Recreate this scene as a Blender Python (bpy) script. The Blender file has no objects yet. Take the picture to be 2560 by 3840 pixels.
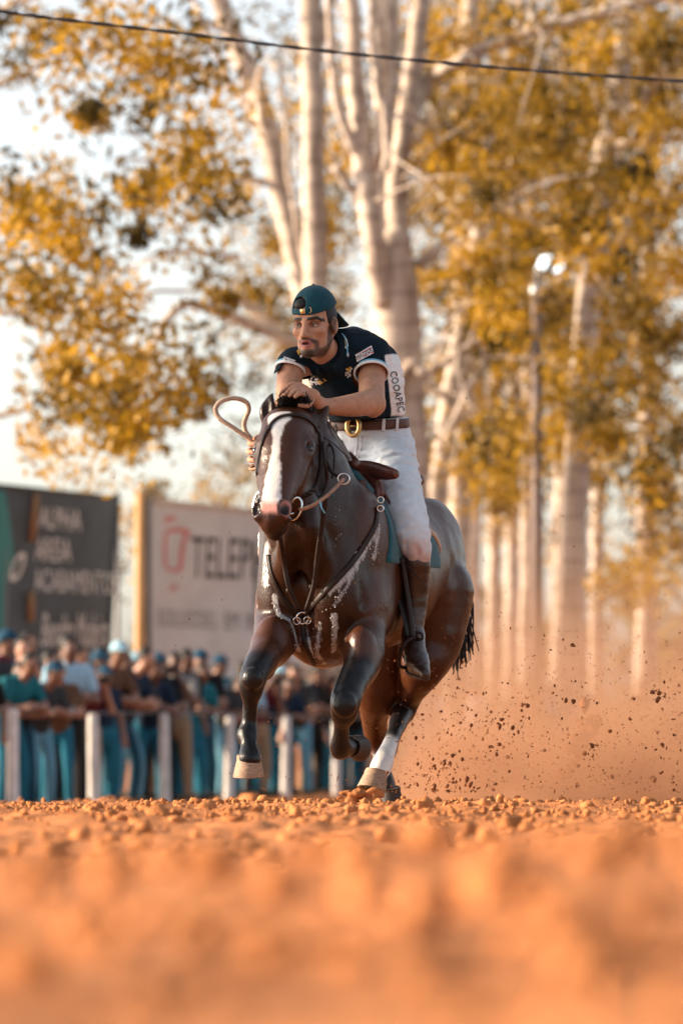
import bpy, bmesh, math, random
import numpy as np
from mathutils import Vector, Matrix

# ------------------------------------------------------------------ camera, sky, sun, exposure
S_PX = 16560.0          # photo pixels per unit of tangent
H0, HORIZON = 0.25, 2783.0
scene = bpy.context.scene
cam_data = bpy.data.cameras.new('camera')
cam = bpy.data.objects.new('camera', cam_data)
scene.collection.objects.link(cam)
cam.location = (0, 0, H0)
cam.rotation_euler = (math.radians(90), 0, 0)
cam_data.sensor_fit = 'VERTICAL'
cam_data.sensor_height = 36.0
cam_data.sensor_width = 24.0
cam_data.lens = 36.0 * S_PX / 3840.0
cam_data.shift_y = (HORIZON - 1920.0) / 3840.0
cam_data.clip_start = 0.3
cam_data.clip_end = 3000
cam_data.dof.use_dof = True
cam_data.dof.focus_distance = 19.7
cam_data.dof.aperture_fstop = 2.6
scene.camera = cam

SUN_EL, SUN_AZ = math.radians(19), math.radians(-86)   # azimuth measured from +Y towards +X
sun_dir = Vector((math.sin(SUN_AZ) * math.cos(SUN_EL), math.cos(SUN_AZ) * math.cos(SUN_EL), math.sin(SUN_EL)))
world = bpy.data.worlds.new('World')
scene.world = world
world.use_nodes = True
wn, wl = world.node_tree.nodes, world.node_tree.links
wn.clear()
sky = wn.new('ShaderNodeTexSky')
sky.sky_type = 'NISHITA'
sky.sun_disc = False
sky.sun_elevation = SUN_EL
sky.sun_rotation = SUN_AZ
sky.air_density = 1.0
sky.dust_density = 2.0
sky.ozone_density = 0.6
wb = wn.new('ShaderNodeBackground')
wb.inputs['Strength'].default_value = 0.12
wo = wn.new('ShaderNodeOutputWorld')
hsv = wn.new('ShaderNodeHueSaturation'); hsv.inputs['Saturation'].default_value = 0.48       # milky late-afternoon haze
tint = wn.new('ShaderNodeMix'); tint.data_type = 'RGBA'; tint.blend_type = 'MULTIPLY'; tint.inputs['Factor'].default_value = 1.0
tint.inputs['B'].default_value = (1.0, 0.98, 0.98, 1)
wl.new(sky.outputs[0], hsv.inputs['Color']); wl.new(hsv.outputs[0], tint.inputs['A']); wl.new(tint.outputs['Result'], wb.inputs[0])
wl.new(wb.outputs[0], wo.inputs[0])
sun_data = bpy.data.lights.new('sun', 'SUN')
sun_data.energy = 4.9
sun_data.angle = math.radians(0.6)
sun_data.color = (1.0, 0.78, 0.55)
sun = bpy.data.objects.new('sun', sun_data)
scene.collection.objects.link(sun)
sun.rotation_euler = sun_dir.to_track_quat('Z', 'Y').to_euler()
scene.view_settings.view_transform = 'Standard'
scene.view_settings.look = 'None'
scene.view_settings.gamma = 1.0
scene.view_settings.exposure = 1.45
scene.cycles.use_denoising = True
scene.cycles.max_bounces = 8
scene.cycles.transparent_max_bounces = 24
scene.cycles.volume_bounces = 1
scene.cycles.volume_step_rate = 2.0
scene.cycles.volume_max_steps = 128

# ------------------------------------------------------------------ helpers
COL = scene.collection
rng = np.random.default_rng(11)
random.seed(11)

def W(px, py, d):
    """photo pixel + distance along the view axis -> world point"""
    return np.array([(px - 1280.0) / S_PX * d, d, H0 + (HORIZON - py) / S_PX * d])

def tag(o, label=None, cat=None, group=None, kind=None):
    if label: o['label'] = label
    if cat: o['category'] = cat
    if group: o['group'] = group
    if kind: o['kind'] = kind
    return o

def empty(name, loc=(0, 0, 0)):
    o = bpy.data.objects.new(name, None)
    o.empty_display_size = 0.1
    o.location = tuple(float(c) for c in loc)
    COL.objects.link(o)
    return o

def mesh_obj(name, verts, faces, mat, parent=None, smooth=True, colors=None, uv=None):
    """one mesh object; verts are world coordinates, the parent's location is taken off"""
    verts = np.asarray(verts, dtype=np.float64).reshape(-1, 3)
    if parent is not None:
        off = np.zeros(3); q = parent
        while q is not None:
            off += np.array(q.location); q = q.parent
        verts = verts - off
    me = bpy.data.meshes.new(name)
    if isinstance(faces, np.ndarray) and faces.ndim == 2:
        nf, k = faces.shape
        me.vertices.add(len(verts)); me.vertices.foreach_set('co', verts.astype(np.float32).ravel())
        me.loops.add(nf * k); me.loops.foreach_set('vertex_index', faces.astype(np.int32).ravel())
        me.polygons.add(nf); me.polygons.foreach_set('loop_start', np.arange(0, nf * k, k, dtype=np.int32))
        me.update(calc_edges=True)
    else:
        me.from_pydata([tuple(v) for v in verts], [], [tuple(int(i) for i in f) for f in faces])
        me.update()
    if smooth:
        me.polygons.foreach_set('use_smooth', np.ones(len(me.polygons), dtype=bool))
    if colors is not None:
        c = np.ones((len(verts), 4), dtype=np.float32); c[:, :colors.shape[1]] = colors
        at = me.color_attributes.new('Col', 'FLOAT_COLOR', 'POINT')
        at.data.foreach_set('color', c.ravel())
    mats = mat if isinstance(mat, (list, tuple)) else [mat]
    for m in mats:
        me.materials.append(m)
    o = bpy.data.objects.new(name, me)
    COL.objects.link(o)
    if parent is not None:
        o.parent = parent
    return o

class MB:
    """collects simple shapes, then becomes ONE mesh object"""
    def __init__(self): self.v, self.f, self.n = [], [], 0
    def add(self, v, f):
        v = np.asarray(v, float).reshape(-1, 3)
        self.v.append(v); self.f += [tuple(i + self.n for i in q) for q in f]; self.n += len(v)
        return self
    def box(self, c, size, R=None, bevel=0.0):
        s = np.array(size) / 2.0
        if bevel > 0:
            b = min(bevel, *(s * 0.9))
            pts = []
            for sx in (-1, 1):
                for sy in (-1, 1):
                    for sz in (-1, 1):
                        for ax in range(3):
                            q = np.array([sx, sy, sz]) * (s - b); q[ax] = (sx, sy, sz)[ax] * s[ax]
                            pts.append(q)
            bm = bmesh.new()
            for q in pts: bm.verts.new(q)
            bmesh.ops.convex_hull(bm, input=bm.verts[:])
            bm.verts.ensure_lookup_table(); bm.verts.index_update()
            v = np.array([w.co[:] for w in bm.verts]); f = [[w.index for w in fc.verts] for fc in bm.faces]
            bm.free()
        else:
            v = np.array([[x, y, z] for x in (-s[0], s[0]) for y in (-s[1], s[1]) for z in (-s[2], s[2])])
            f = [(0, 1, 3, 2), (4, 6, 7, 5), (0, 4, 5, 1), (2, 3, 7, 6), (0, 2, 6, 4), (1, 5, 7, 3)]
        if R is not None: v = v @ np.asarray(R).T
        return self.add(v + np.asarray(c, float), f)
    def tube(self, pts, rad, seg=8, flat=None, cap=True, closed=False):
        """tube along points; flat=(normal per point or one vector, width factor): strap-like section"""
        pts = np.asarray(pts, float); n = len(pts)
        rad = np.full(n, rad, float) if np.isscalar(rad) else np.asarray(rad, float)
        if closed:
            T = np.roll(pts, -1, 0) - np.roll(pts, 1, 0)
        else:
            T = np.gradient(pts, axis=0)
        T /= np.linalg.norm(T, axis=1)[:, None] + 1e-12
        if flat is not None:
            N = np.broadcast_to(np.asarray(flat[0], float), (n, 3)).copy()
            N -= (N * T).sum(1)[:, None] * T
            N /= np.linalg.norm(N, axis=1)[:, None] + 1e-12
        else:
            N = np.zeros((n, 3)); a = np.array([0, 0, 1.0]) if abs(T[0, 2]) < 0.9 else np.array([1.0, 0, 0])
            for i in range(n):
                a = a - a.dot(T[i]) * T[i]; a /= np.linalg.norm(a) + 1e-12; N[i] = a
        B = np.cross(T, N)
        wf = flat[1] if flat is not None else 1.0
        ang = np.linspace(0, 2 * np.pi, seg, endpoint=False)
        V = pts[:, None] + rad[:, None, None] * (np.cos(ang)[None, :, None] * N[:, None] + wf * np.sin(ang)[None, :, None] * B[:, None])
        F = []
        m = n if closed else n - 1
        for i in range(m):
            j2 = (i + 1) % n
            for j in range(seg):
                k = (j + 1) % seg
                F.append((i * seg + j, i * seg + k, j2 * seg + k, j2 * seg + j))
        if cap and not closed:
            F.append(tuple(range(seg - 1, -1, -1))); F.append(tuple((n - 1) * seg + j for j in range(seg)))
        return self.add(V, F)
    def lump(self, c, r, R=None, rough=0.25, sub=1, seed=None):
        g = np.random.default_rng(seed) if seed is not None else rng
        v, f = ICO[sub]
        v = v * (1 + rough * g.uniform(-1, 1, (len(v), 1))) * np.asarray(r)
        if R is not None: v = v @ np.asarray(R).T
        return self.add(v + np.asarray(c), f)
    def build(self, name, mat, parent=None, smooth=True):
        return mesh_obj(name, np.concatenate(self.v), self.f, mat, parent, smooth)

def _ico(sub):
    bm = bmesh.new(); bmesh.ops.create_icosphere(bm, subdivisions=sub, radius=1)
    bm.verts.ensure_lookup_table(); bm.verts.index_update()
    v = np.array([q.co[:] for q in bm.verts]); f = [[q.index for q in fc.verts] for fc in bm.faces]
    bm.free(); return v, f
ICO = {1: _ico(1), 2: _ico(2), 3: _ico(3)}

def crom(pts, n=6):
    """Catmull-Rom through rows of pts (any number of columns)"""
    P = np.asarray(pts, float)
    if len(P) < 3:
        t = np.linspace(0, 1, n + 1)[:, None]; return P[0] * (1 - t) + P[1] * t
    Q = np.vstack([2 * P[0] - P[1], P, 2 * P[-1] - P[-2]])
    out = []
    for i in range(1, len(Q) - 2):
        for t in np.linspace(0, 1, n, endpoint=False):
            a, b, c, e = Q[i - 1], Q[i], Q[i + 1], Q[i + 2]
            out.append(0.5 * (2 * b + (c - a) * t + (2 * a - 5 * b + 4 * c - e) * t * t + (3 * b - a - 3 * c + e) * t ** 3))
    out.append(P[-1]); return np.array(out)

def unit(v):
    v = np.asarray(v, float); return v / (np.linalg.norm(v) + 1e-12)

def frame(a, n):
    """rows u (=a), v (=n made square to a), w = u x v"""
    u = unit(a); v = unit(np.asarray(n, float) - np.dot(n, u) * u); return u, v, np.cross(u, v)

# ------------------------------------------------------------------ soft-union bodies (distance field -> one closed mesh)
class Body:
    def __init__(self, voxel): self.vx, self.ops = voxel, []
    def chain(self, pts, rad, k=0.03, col=None, flat=None, n=4, sub=False):
        """tapered limb through points; flat=(axis, ratio): section squeezed (ratio<1) or widened along axis"""
        P = np.column_stack([np.asarray(pts, float), np.asarray(rad, float)])
        if n > 1 and len(P) > 2: P = crom(P, n)
        self.ops.append(('chain', P, k, col, flat, sub)); return self
    def ell(self, c, r, R=None, k=0.03, col=None, sub=False):
        r = np.array([r, r, r] if np.isscalar(r) else r, float)
        R = np.eye(3) if R is None else np.asarray(R, float)   # rows: local axes in the world
        self.ops.append(('ell', (np.asarray(c, float), r, R), k, col, None, sub)); return self
    def half(self, c, n, k=0.002):
        """cuts away everything on the side n points to"""
        self.ops.append(('half', (np.asarray(c, float), unit(n)), k, None, None, True)); return self
    @staticmethod
    def _seg(P, i, flat, x, y, z):
        a, b = P[i, :3], P[i + 1, :3]
        ba = b - a; L2 = float(ba @ ba) + 1e-12
        f = np.float32
        qx, qy, qz = x - f(a[0]), y - f(a[1]), z - f(a[2])
        t = np.clip((qx * f(ba[0]) + qy * f(ba[1]) + qz * f(ba[2])) * f(1 / L2), 0, 1)
        qx = qx - t * f(ba[0]); qy = qy - t * f(ba[1]); qz = qz - t * f(ba[2])
        r = f(P[i, 3]) + t * f(P[i + 1, 3] - P[i, 3])
        if flat is not None:
            ax, ratio = flat
            s = (qx * f(ax[0]) + qy * f(ax[1]) + qz * f(ax[2])) * f(1.0 / ratio - 1.0)
            qx = qx + s * f(ax[0]); qy = qy + s * f(ax[1]); qz = qz + s * f(ax[2])
            return (np.sqrt(qx * qx + qy * qy + qz * qz) - r) * f(min(1.0, ratio))
        return np.sqrt(qx * qx + qy * qy + qz * qz) - r
    @staticmethod
    def _simple(op, x, y, z):
        kind, prm = op[0], op[1]; f = np.float32
        if kind == 'half':
            c, n = prm
            return -((x - f(c[0])) * f(n[0]) + (y - f(c[1])) * f(n[1]) + (z - f(c[2])) * f(n[2]))
        c, r, R = prm
        x, y, z = x - f(c[0]), y - f(c[1]), z - f(c[2]); k0 = 0; k1 = 0
        for i in range(3):
            q = (x * f(R[i, 0]) + y * f(R[i, 1]) + z * f(R[i, 2])) * f(1 / r[i])
            k0 = k0 + q * q; q = q * f(1 / r[i]); k1 = k1 + q * q
        k0 = np.sqrt(k0) + f(1e-9)
        return k0 * (k0 - 1) / (np.sqrt(k1) + f(1e-9))
    @classmethod
    def _dist(cls, op, X):
        X = np.asarray(X, np.float32)
        out = np.full(len(X), 1.0, np.float32)
        if op[0] == 'half': return cls._simple(op, X[:, 0], X[:, 1], X[:, 2])
        b0, b1 = cls._bb(op)
        m = np.all((X > b0 - 0.1) & (X < b1 + 0.1), axis=1)
        x, y, z = X[m, 0], X[m, 1], X[m, 2]
        if op[0] == 'ell': out[m] = cls._simple(op, x, y, z); return out
        best = np.full(len(x), 1.0, np.float32)
        for i in range(len(op[1]) - 1): best = np.minimum(best, cls._seg(op[1], i, op[4], x, y, z))
        out[m] = best; return out
    @staticmethod
    def _bb(op):
        kind, prm, k, col, flat, sub = op
        if kind == 'ell':
            c, r, R = prm; m = np.abs(R.T) @ r; return c - m, c + m
        P = prm; m = P[:, 3:4] * (max(1.0, flat[1]) if flat is not None else 1.0)
        return (P[:, :3] - m).min(0), (P[:, :3] + m).max(0)
    def grid(self, noise=None):
        vx = self.vx
        bbs = [self._bb(o) for o in self.ops if not o[5]]
        lo = np.min([b[0] for b in bbs], 0) - 4 * vx; hi = np.max([b[1] for b in bbs], 0) + 4 * vx
        nn = np.ceil((hi - lo) / vx).astype(int) + 1
        G = np.full(nn, 0.5, np.float32)
        for op in self.ops:
            k = op[2]
            if op[0] == 'half':
                b0, b1 = lo, hi
            else:
                b0, b1 = self._bb(op)
            i0 = np.clip(np.floor((b0 - lo - k) / vx).astype(int) - 2, 0, nn); i1 = np.clip(np.ceil((b1 - lo + k) / vx).astype(int) + 3, 0, nn)
            if np.any(i1 <= i0): continue
            ax = [(lo[j] + vx * np.arange(i0[j], i1[j])).astype(np.float32) for j in range(3)]
            if op[0] == 'chain':
                d = np.full(i1 - i0, 0.5, np.float32); P, flat = op[1], op[4]
                mm = max(1.0, flat[1]) if flat is not None else 1.0
                for i in range(len(P) - 1):
                    rr = max(P[i, 3], P[i + 1, 3]) * mm + k + 2 * vx
                    sl = []
                    for j in range(3):
                        u0 = min(P[i, j], P[i + 1, j]) - rr; u1 = max(P[i, j], P[i + 1, j]) + rr
                        sl.append(slice(int(np.searchsorted(ax[j], u0)), int(np.searchsorted(ax[j], u1))))
                    dd = d[sl[0], sl[1], sl[2]]
                    if dd.size == 0: continue
                    np.minimum(dd, self._seg(P, i, flat, ax[0][sl[0]][:, None, None], ax[1][sl[1]][None, :, None], ax[2][sl[2]][None, None, :]), out=dd)
            else:
                d = self._simple(op, ax[0][:, None, None], ax[1][None, :, None], ax[2][None, None, :])
            g = G[i0[0]:i1[0], i0[1]:i1[1], i0[2]:i1[2]]
            if op[5]:
                d = -d
                h = np.clip(0.5 - 0.5 * (d - g) / k, 0, 1) if k > 1e-6 else (d < g).astype(np.float32)
                g[...] = d + (g - d) * h + k * h * (1 - h)
            else:
                h = np.clip(0.5 + 0.5 * (g - d) / k, 0, 1)
                g[...] = g + (d - g) * h - k * h * (1 - h)
        if noise is not None:
            m = np.abs(G) < 4 * vx
            idx = np.argwhere(m)
            G[m] += noise(lo + idx * vx).astype(np.float32)
        return G, lo
    def mesh(self, noise=None, smooth=1):
        G, lo = self.grid(noise)
        neg = G < 0
        c = neg[:-1, :-1, :-1].astype(np.int8)
        for dx in (0, 1):
            for dy in (0, 1):
                for dz in (0, 1):
                    if dx or dy or dz: c = c + neg[dx:neg.shape[0] - 1 + dx, dy:neg.shape[1] - 1 + dy, dz:neg.shape[2] - 1 + dz]
        act = (c > 0) & (c < 8)
        ids = np.full(act.shape, -1, np.int64); A = np.argwhere(act); ids[act] = np.arange(len(A))
        acc = np.zeros((len(A), 3)); cnt = np.zeros(len(A))
        corner = {}
        for dx in (0, 1):
            for dy in (0, 1):
                for dz in (0, 1): corner[dx, dy, dz] = G[A[:, 0] + dx, A[:, 1] + dy, A[:, 2] + dz]
        for p, g0 in corner.items():
            for ax in range(3):
                if p[ax]: continue
                q = list(p); q[ax] = 1; g1 = corner[tuple(q)]
                m = (g0 < 0) != (g1 < 0)
                t = g0[m] / (g0[m] - g1[m] + 1e-20)
                pt = np.tile(np.array(p, float), (m.sum(), 1)); pt[:, ax] = t
                acc[m] += pt; cnt[m] += 1
        V = lo + self.vx * (A + acc / np.maximum(cnt, 1)[:, None])
        F = []
        for ax in range(3):
            sl0 = [slice(1, -1)] * 3; sl1 = [slice(1, -1)] * 3
            sl0[ax] = slice(0, -1); sl1[ax] = slice(1, None)
            a, b = neg[tuple(sl0)], neg[tuple(sl1)]
            for flip, m in ((False, a & ~b), (True, ~a & b)):
                I = np.argwhere(m)
                if not len(I): continue
                for j in range(3):
                    if j != ax: I[:, j] += 1
                u, v = (ax + 1) % 3, (ax + 2) % 3
                def cell(du, dv):
                    J = I.copy(); J[:, u] += du; J[:, v] += dv
                    return ids[J[:, 0], J[:, 1], J[:, 2]]
                q = np.stack([cell(-1, -1), cell(0, -1), cell(0, 0), cell(-1, 0)], 1)
                F.append(q[:, ::-1] if flip else q)
        F = np.concatenate(F)
        for _ in range(smooth):
            s = np.zeros_like(V); n = np.zeros(len(V))
            for i in range(4):
                a, b = F[:, i], F[:, (i + 1) % 4]
                for cc in range(3):
                    s[:, cc] += np.bincount(a, V[b, cc], len(V)) + np.bincount(b, V[a, cc], len(V))
                n += np.bincount(a, minlength=len(V)) + np.bincount(b, minlength=len(V))
            V = 0.5 * V + 0.5 * s / np.maximum(n, 1)[:, None]
        return V, F
    def colors(self, V, kc=0.012):
        acc = np.zeros((len(V), 3)); w = np.full(len(V), 1e-9)
        for op in self.ops:
            if op[3] is None: continue
            d = self._dist(op, V)
            e = np.exp(-np.clip(d, -0.05, 0.3) / kc)
            acc += e[:, None] * np.array(op[3]); w += e
        return acc / w[:, None]

def vnoise(P, scale, seed=0, octaves=2):
    """smooth value noise in [-1, 1] at points P"""
    P = np.asarray(P, float); out = np.zeros(len(P)); amp = 1.0; tot = 0
    for o in range(octaves):
        Q = P * scale * (2 ** o) + 17.3 * (seed + o)
        i = np.floor(Q).astype(np.int64); f = Q - i; f = f * f * (3 - 2 * f)
        r = 0
        for dx in (0, 1):
            for dy in (0, 1):
                for dz in (0, 1):
                    h = ((i[:, 0] + dx) * 374761393 + (i[:, 1] + dy) * 668265263 + (i[:, 2] + dz) * 2147483647 + seed * 144665) & 0x7fffffff
                    h = ((h ^ (h >> 13)) * 1274126177) & 0x7fffffff
                    val = ((h ^ (h >> 16)) & 0xffff) / 32767.5 - 1
                    wx = f[:, 0] if dx else 1 - f[:, 0]; wy = f[:, 1] if dy else 1 - f[:, 1]; wz = f[:, 2] if dz else 1 - f[:, 2]
                    r = r + val * wx * wy * wz
        out += amp * r; tot += amp; amp *= 0.5
    return out / tot

# ------------------------------------------------------------------ materials
def new_mat(name):
    m = bpy.data.materials.new(name); m.use_nodes = True
    nt = m.node_tree
    return m, nt.nodes, nt.links, nt.nodes['Principled BSDF']

def mat(name, col, rough=0.6, var=0.25, scale=20.0, bump=0.0, bscale=None, metal=0.0, spec=0.5, attr=False, detail=4.0,
        sheen=0.0, coat=0.0, stretch=None, coat_rough=0.2, subsurface=0.0, trans=0.0):
    """principled material: noise-varied base colour (or the mesh's own colours) and fine relief"""
    m, N, L, B = new_mat(name)
    tc = N.new('ShaderNodeTexCoord'); src = tc.outputs['Object']
    if stretch:
        mp = N.new('ShaderNodeMapping'); mp.inputs['Scale'].default_value = stretch
        L.new(src, mp.inputs[0]); src = mp.outputs[0]
    nz = N.new('ShaderNodeTexNoise'); nz.inputs['Scale'].default_value = scale; nz.inputs['Detail'].default_value = detail
    L.new(src, nz.inputs['Vector'])
    mr = N.new('ShaderNodeMapRange'); mr.inputs['From Min'].default_value = 0.25; mr.inputs['From Max'].default_value = 0.75
    mr.inputs['To Min'].default_value = 1 - var; mr.inputs['To Max'].default_value = 1 + var
    L.new(nz.outputs['Fac'], mr.inputs['Value'])
    mx = N.new('ShaderNodeMix'); mx.data_type = 'RGBA'; mx.blend_type = 'MULTIPLY'; mx.inputs['Factor'].default_value = 1
    if attr:
        at = N.new('ShaderNodeAttribute'); at.attribute_name = 'Col'; L.new(at.outputs['Color'], mx.inputs['A'])
    else:
        mx.inputs['A'].default_value = (*col, 1)
    L.new(mr.outputs[0], mx.inputs['B'])
    L.new(mx.outputs['Result'], B.inputs['Base Color'])
    B.inputs['Roughness'].default_value = rough; B.inputs['Metallic'].default_value = metal
    B.inputs['Specular IOR Level'].default_value = spec
    B.inputs['Sheen Weight'].default_value = sheen
    B.inputs['Coat Weight'].default_value = coat; B.inputs['Coat Roughness'].default_value = coat_rough
    if subsurface:
        B.inputs['Subsurface Weight'].default_value = subsurface; B.inputs['Subsurface Radius'].default_value = (0.02, 0.008, 0.004)
        B.inputs['Subsurface Scale'].default_value = 0.3
    if bump:
        bz = N.new('ShaderNodeTexNoise'); bz.inputs['Scale'].default_value = bscale or scale * 3; bz.inputs['Detail'].default_value = 5
        L.new(src, bz.inputs['Vector'])
        bp = N.new('ShaderNodeBump'); bp.inputs['Strength'].default_value = bump; bp.inputs['Distance'].default_value = 0.01
        L.new(bz.outputs['Fac'], bp.inputs['Height']); L.new(bp.outputs[0], B.inputs['Normal'])
    if trans:
        tr = N.new('ShaderNodeBsdfTranslucent'); L.new(mx.outputs['Result'], tr.inputs['Color'])
        ms = N.new('ShaderNodeMixShader'); ms.inputs[0].default_value = trans
        L.new(B.outputs[0], ms.inputs[1]); L.new(tr.outputs[0], ms.inputs[2])
        L.new(ms.outputs[0], N['Material Output'].inputs['Surface'])
    return m
# ------------------------------------------------------------------ the ground: a churned dirt track
def ground_height(X, Y):
    X = np.asarray(X, float); Y = np.asarray(Y, float)
    P = np.column_stack([X.ravel(), Y.ravel(), np.zeros(X.size)])
    n1 = vnoise(P, 0.9, 1, 3).reshape(X.shape); n2 = vnoise(P, 5.0, 2, 3).reshape(X.shape); n3 = vnoise(P, 16.0, 4, 2).reshape(X.shape)
    berm = np.exp(-((Y - 5.2) / 1.5) ** 2) * (0.140 + 0.022 * np.clip(X * 2.5, -1, 1.2))
    drop = -0.0165 * np.clip(Y - 19.3, 0, 27.3)
    far_ = np.clip((Y - 11) / 4, 0, 1)
    z = berm + drop - 0.028 + n1 * (0.006 + 0.028 * far_) + n2 * (0.014 + 0.018 * far_) + n3 * (0.006 + 0.020 * far_) * np.clip((40 - Y) / 20, 0, 1)
    flat = np.exp(-(((X - 0.1) / 1.3) ** 2 + ((Y - 20.3) / 2.0) ** 2))
    z = z * (1 - 0.6 * flat) - 0.012 * flat
    near = np.clip((3.0 - Y) / 3.0, 0, 1)
    return z - near * 0.15

def build_ground():
    v = np.linspace(-1, 1, 401); u = np.sign(v) * np.abs(v) ** 1.9
    Y = np.concatenate([np.linspace(-6, 2, 30), 2 + 34 * np.linspace(0, 1, 900)[1:] ** 1.25, np.geomspace(36.5, 1600, 70)])
    Xg = u[None, :] * (4 + 0.45 * np.abs(Y[:, None])); Xg[Y > 60] *= np.linspace(1, 3, (Y > 60).sum())[:, None]
    Yg = np.broadcast_to(Y[:, None], Xg.shape)
    Z = ground_height(Xg, Yg)
    V = np.stack([Xg, Yg, Z], -1).reshape(-1, 3)
    nr, nc = Xg.shape
    i = np.arange(nr * nc).reshape(nr, nc)
    F = np.stack([i[:-1, :-1], i[:-1, 1:], i[1:, 1:], i[1:, :-1]], -1).reshape(-1, 4)
    m = mat('track_dirt', (0.365, 0.140, 0.050), 0.95, 0.36, 2.2, bump=0.6, bscale=60, spec=0.15, detail=8)
    tag(mesh_obj('dirt_ground', V, F, m), kind='structure')
    return m

M_DIRT = build_ground()

def clods():
    mb_v, mb_f, n = [], [], 0
    def put(cnt, d0, d1, s0, s1, xs, pw=2.5):
        nonlocal n
        for _ in range(cnt):
            d = rng.uniform(d0, d1); x = rng.uniform(-xs, xs) * d
            r = s0 + (s1 - s0) * rng.random() ** pw
            z = float(ground_height(np.array([x]), np.array([d]))[0]) if False else None
            L.append((x, d, r))
    L = []
    put(6500, 15.0, 20.8, 0.003, 0.018, 0.10, 3.5)
    put(110, 15.5, 20.0, 0.016, 0.040, 0.10, 2.5)
    put(900, 20.8, 30, 0.006, 0.022, 0.11, 3)
    put(500, 3.6, 7.0, 0.006, 0.028, 0.10, 3); put(500, 9.0, 15, 0.008, 0.03, 0.10, 3)
    put(400, 30, 44, 0.03, 0.08, 0.11, 3)
    A = np.array(L); Z = ground_height(A[:, 0], A[:, 1])
    base, bf = ICO[1]; base2, bf2 = ICO[2]
    for (x, d, r), z in zip(A, Z):
        b, f = (base2, bf2) if r > 0.014 else (base, bf)
        sc = r * rng.uniform(0.55, 1.45, 3) * np.array([1, 1, 0.8])
        if r > 0.014:
            ln = vnoise(b * 1.0 + rng.uniform(0, 50, 3), 2.4, 3, 2)[:, None]; v = b * (1 + 0.85 * ln + 0.10 * rng.uniform(-1, 1, (len(b), 1))) * sc
        else: v = b * (1 + 0.42 * rng.uniform(-1, 1, (len(b), 1))) * sc
        a = rng.uniform(0, 6.28); c, s = math.cos(a), math.sin(a)
        v = np.column_stack([v[:, 0] * c - v[:, 1] * s, v[:, 0] * s + v[:, 1] * c, v[:, 2]])
        mb_v.append(v + np.array([x, d, z + 0.35 * sc[2]])); mb_f.append(np.array(f) + n); n += len(v)
    o = mesh_obj('soil_clods', np.concatenate(mb_v), np.concatenate(mb_f), M_DIRT, smooth=False)
    tag(o, 'loose orange soil clods strewn over the churned track', 'soil', kind='stuff')
clods()
# ------------------------------------------------------------------ the horse
HF = unit([-0.37, -0.929, 0]); HL = np.array([-HF[1], HF[0], 0])          # forward, left
HO = np.array([0.105, 20.2, 0.0])
def HP(x, y, z): return HO + x * HF + y * HL + np.array([0, 0, z])
RH = np.stack([HF, HL, [0, 0, 1]])
def rot_xz(a):            # body frame pitched about its side axis
    c, s = math.cos(a), math.sin(a)
    return np.stack([c * HF + s * np.array([0, 0, 1]), HL, -s * HF + c * np.array([0, 0, 1])])
BAY = (0.044, 0.0130, 0.0048); DKBAY = (0.019, 0.0064, 0.0030); BLK = (0.0040, 0.0040, 0.0050); MIDB = (0.044, 0.0145, 0.0066); PINK = (0.50, 0.24, 0.20); WHT = (0.56, 0.53, 0.50)  # second tone: darker brown for the neck and breast
hb = Body(0.0085)
# trunk
hb.ell(HP(0.33, 0, 1.02), (0.40, 0.285, 0.40), RH, 0.08, BAY)
hb.ell(HP(-0.05, 0, 1.02), (0.50, 0.300, 0.35), RH, 0.08, BAY)
hb.ell(HP(-0.38, 0, 1.10), (0.36, 0.26, 0.28), RH, 0.08, BAY)
hb.ell(HP(-0.58, 0.085, 1.09), (0.29, 0.165, 0.31), rot_xz(0.35), 0.07, BAY)
hb.ell(HP(-0.58, -0.085, 1.09), (0.29, 0.165, 0.31), rot_xz(0.35), 0.07, BAY)
hb.ell(HP(0.28, 0, 1.32), (0.26, 0.10, 0.14), RH, 0.10, BAY)             # withers
hb.ell(HP(0.62, 0.125, 0.93), (0.15, 0.135, 0.24), RH, 0.06, DKBAY)        # breast muscles
hb.ell(HP(0.62, -0.125, 0.93), (0.15, 0.135, 0.24), RH, 0.06, DKBAY)
hb.ell(HP(0.50, 0, 0.72), (0.22, 0.15, 0.14), RH, 0.07, BAY)
for s in (1, -1):
    hb.ell(HP(0.44, 0.205 * s, 1.03), (0.16, 0.10, 0.36), rot_xz(-0.35), 0.06, BAY)   # shoulder blade
    hb.ell(HP(0.50, 0.22 * s, 0.84), (0.15, 0.095, 0.17), RH, 0.05, BAY)
# neck
POLL = W(1118, 1560, 19.50)
neck = [HP(0.36, 0, 1.12), HP(0.58, 0, 1.20), W(1195, 1850, 19.60), W(1150, 1680, 19.56), POLL + np.array([0.0, 0.07, -0.05])]
hb.chain(neck, [0.30, 0.275, 0.200, 0.150, 0.105], 0.09, DKBAY, flat=(unit(HL + 0.15 * HF), 0.80))
hb.chain([HP(0.25, 0, 1.38), W(1262, 1740, 19.92), W(1165, 1590, 19.68), POLL + np.array([0, 0.08, 0.03])], [0.09, 0.075, 0.07, 0.06], 0.07, BAY)
hb.chain([HP(0.70, 0.07, 0.98), W(1165, 2010, 19.35), W(1140, 1880, 19.36)], [0.05, 0.06, 0.06], 0.05, DKBAY)     # windpipe furrows
hb.chain([HP(0.70, -0.10, 0.98), W(1080, 2040, 19.36), W(1095, 1890, 19.40)], [0.05, 0.05, 0.05], 0.05, DKBAY)
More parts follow.
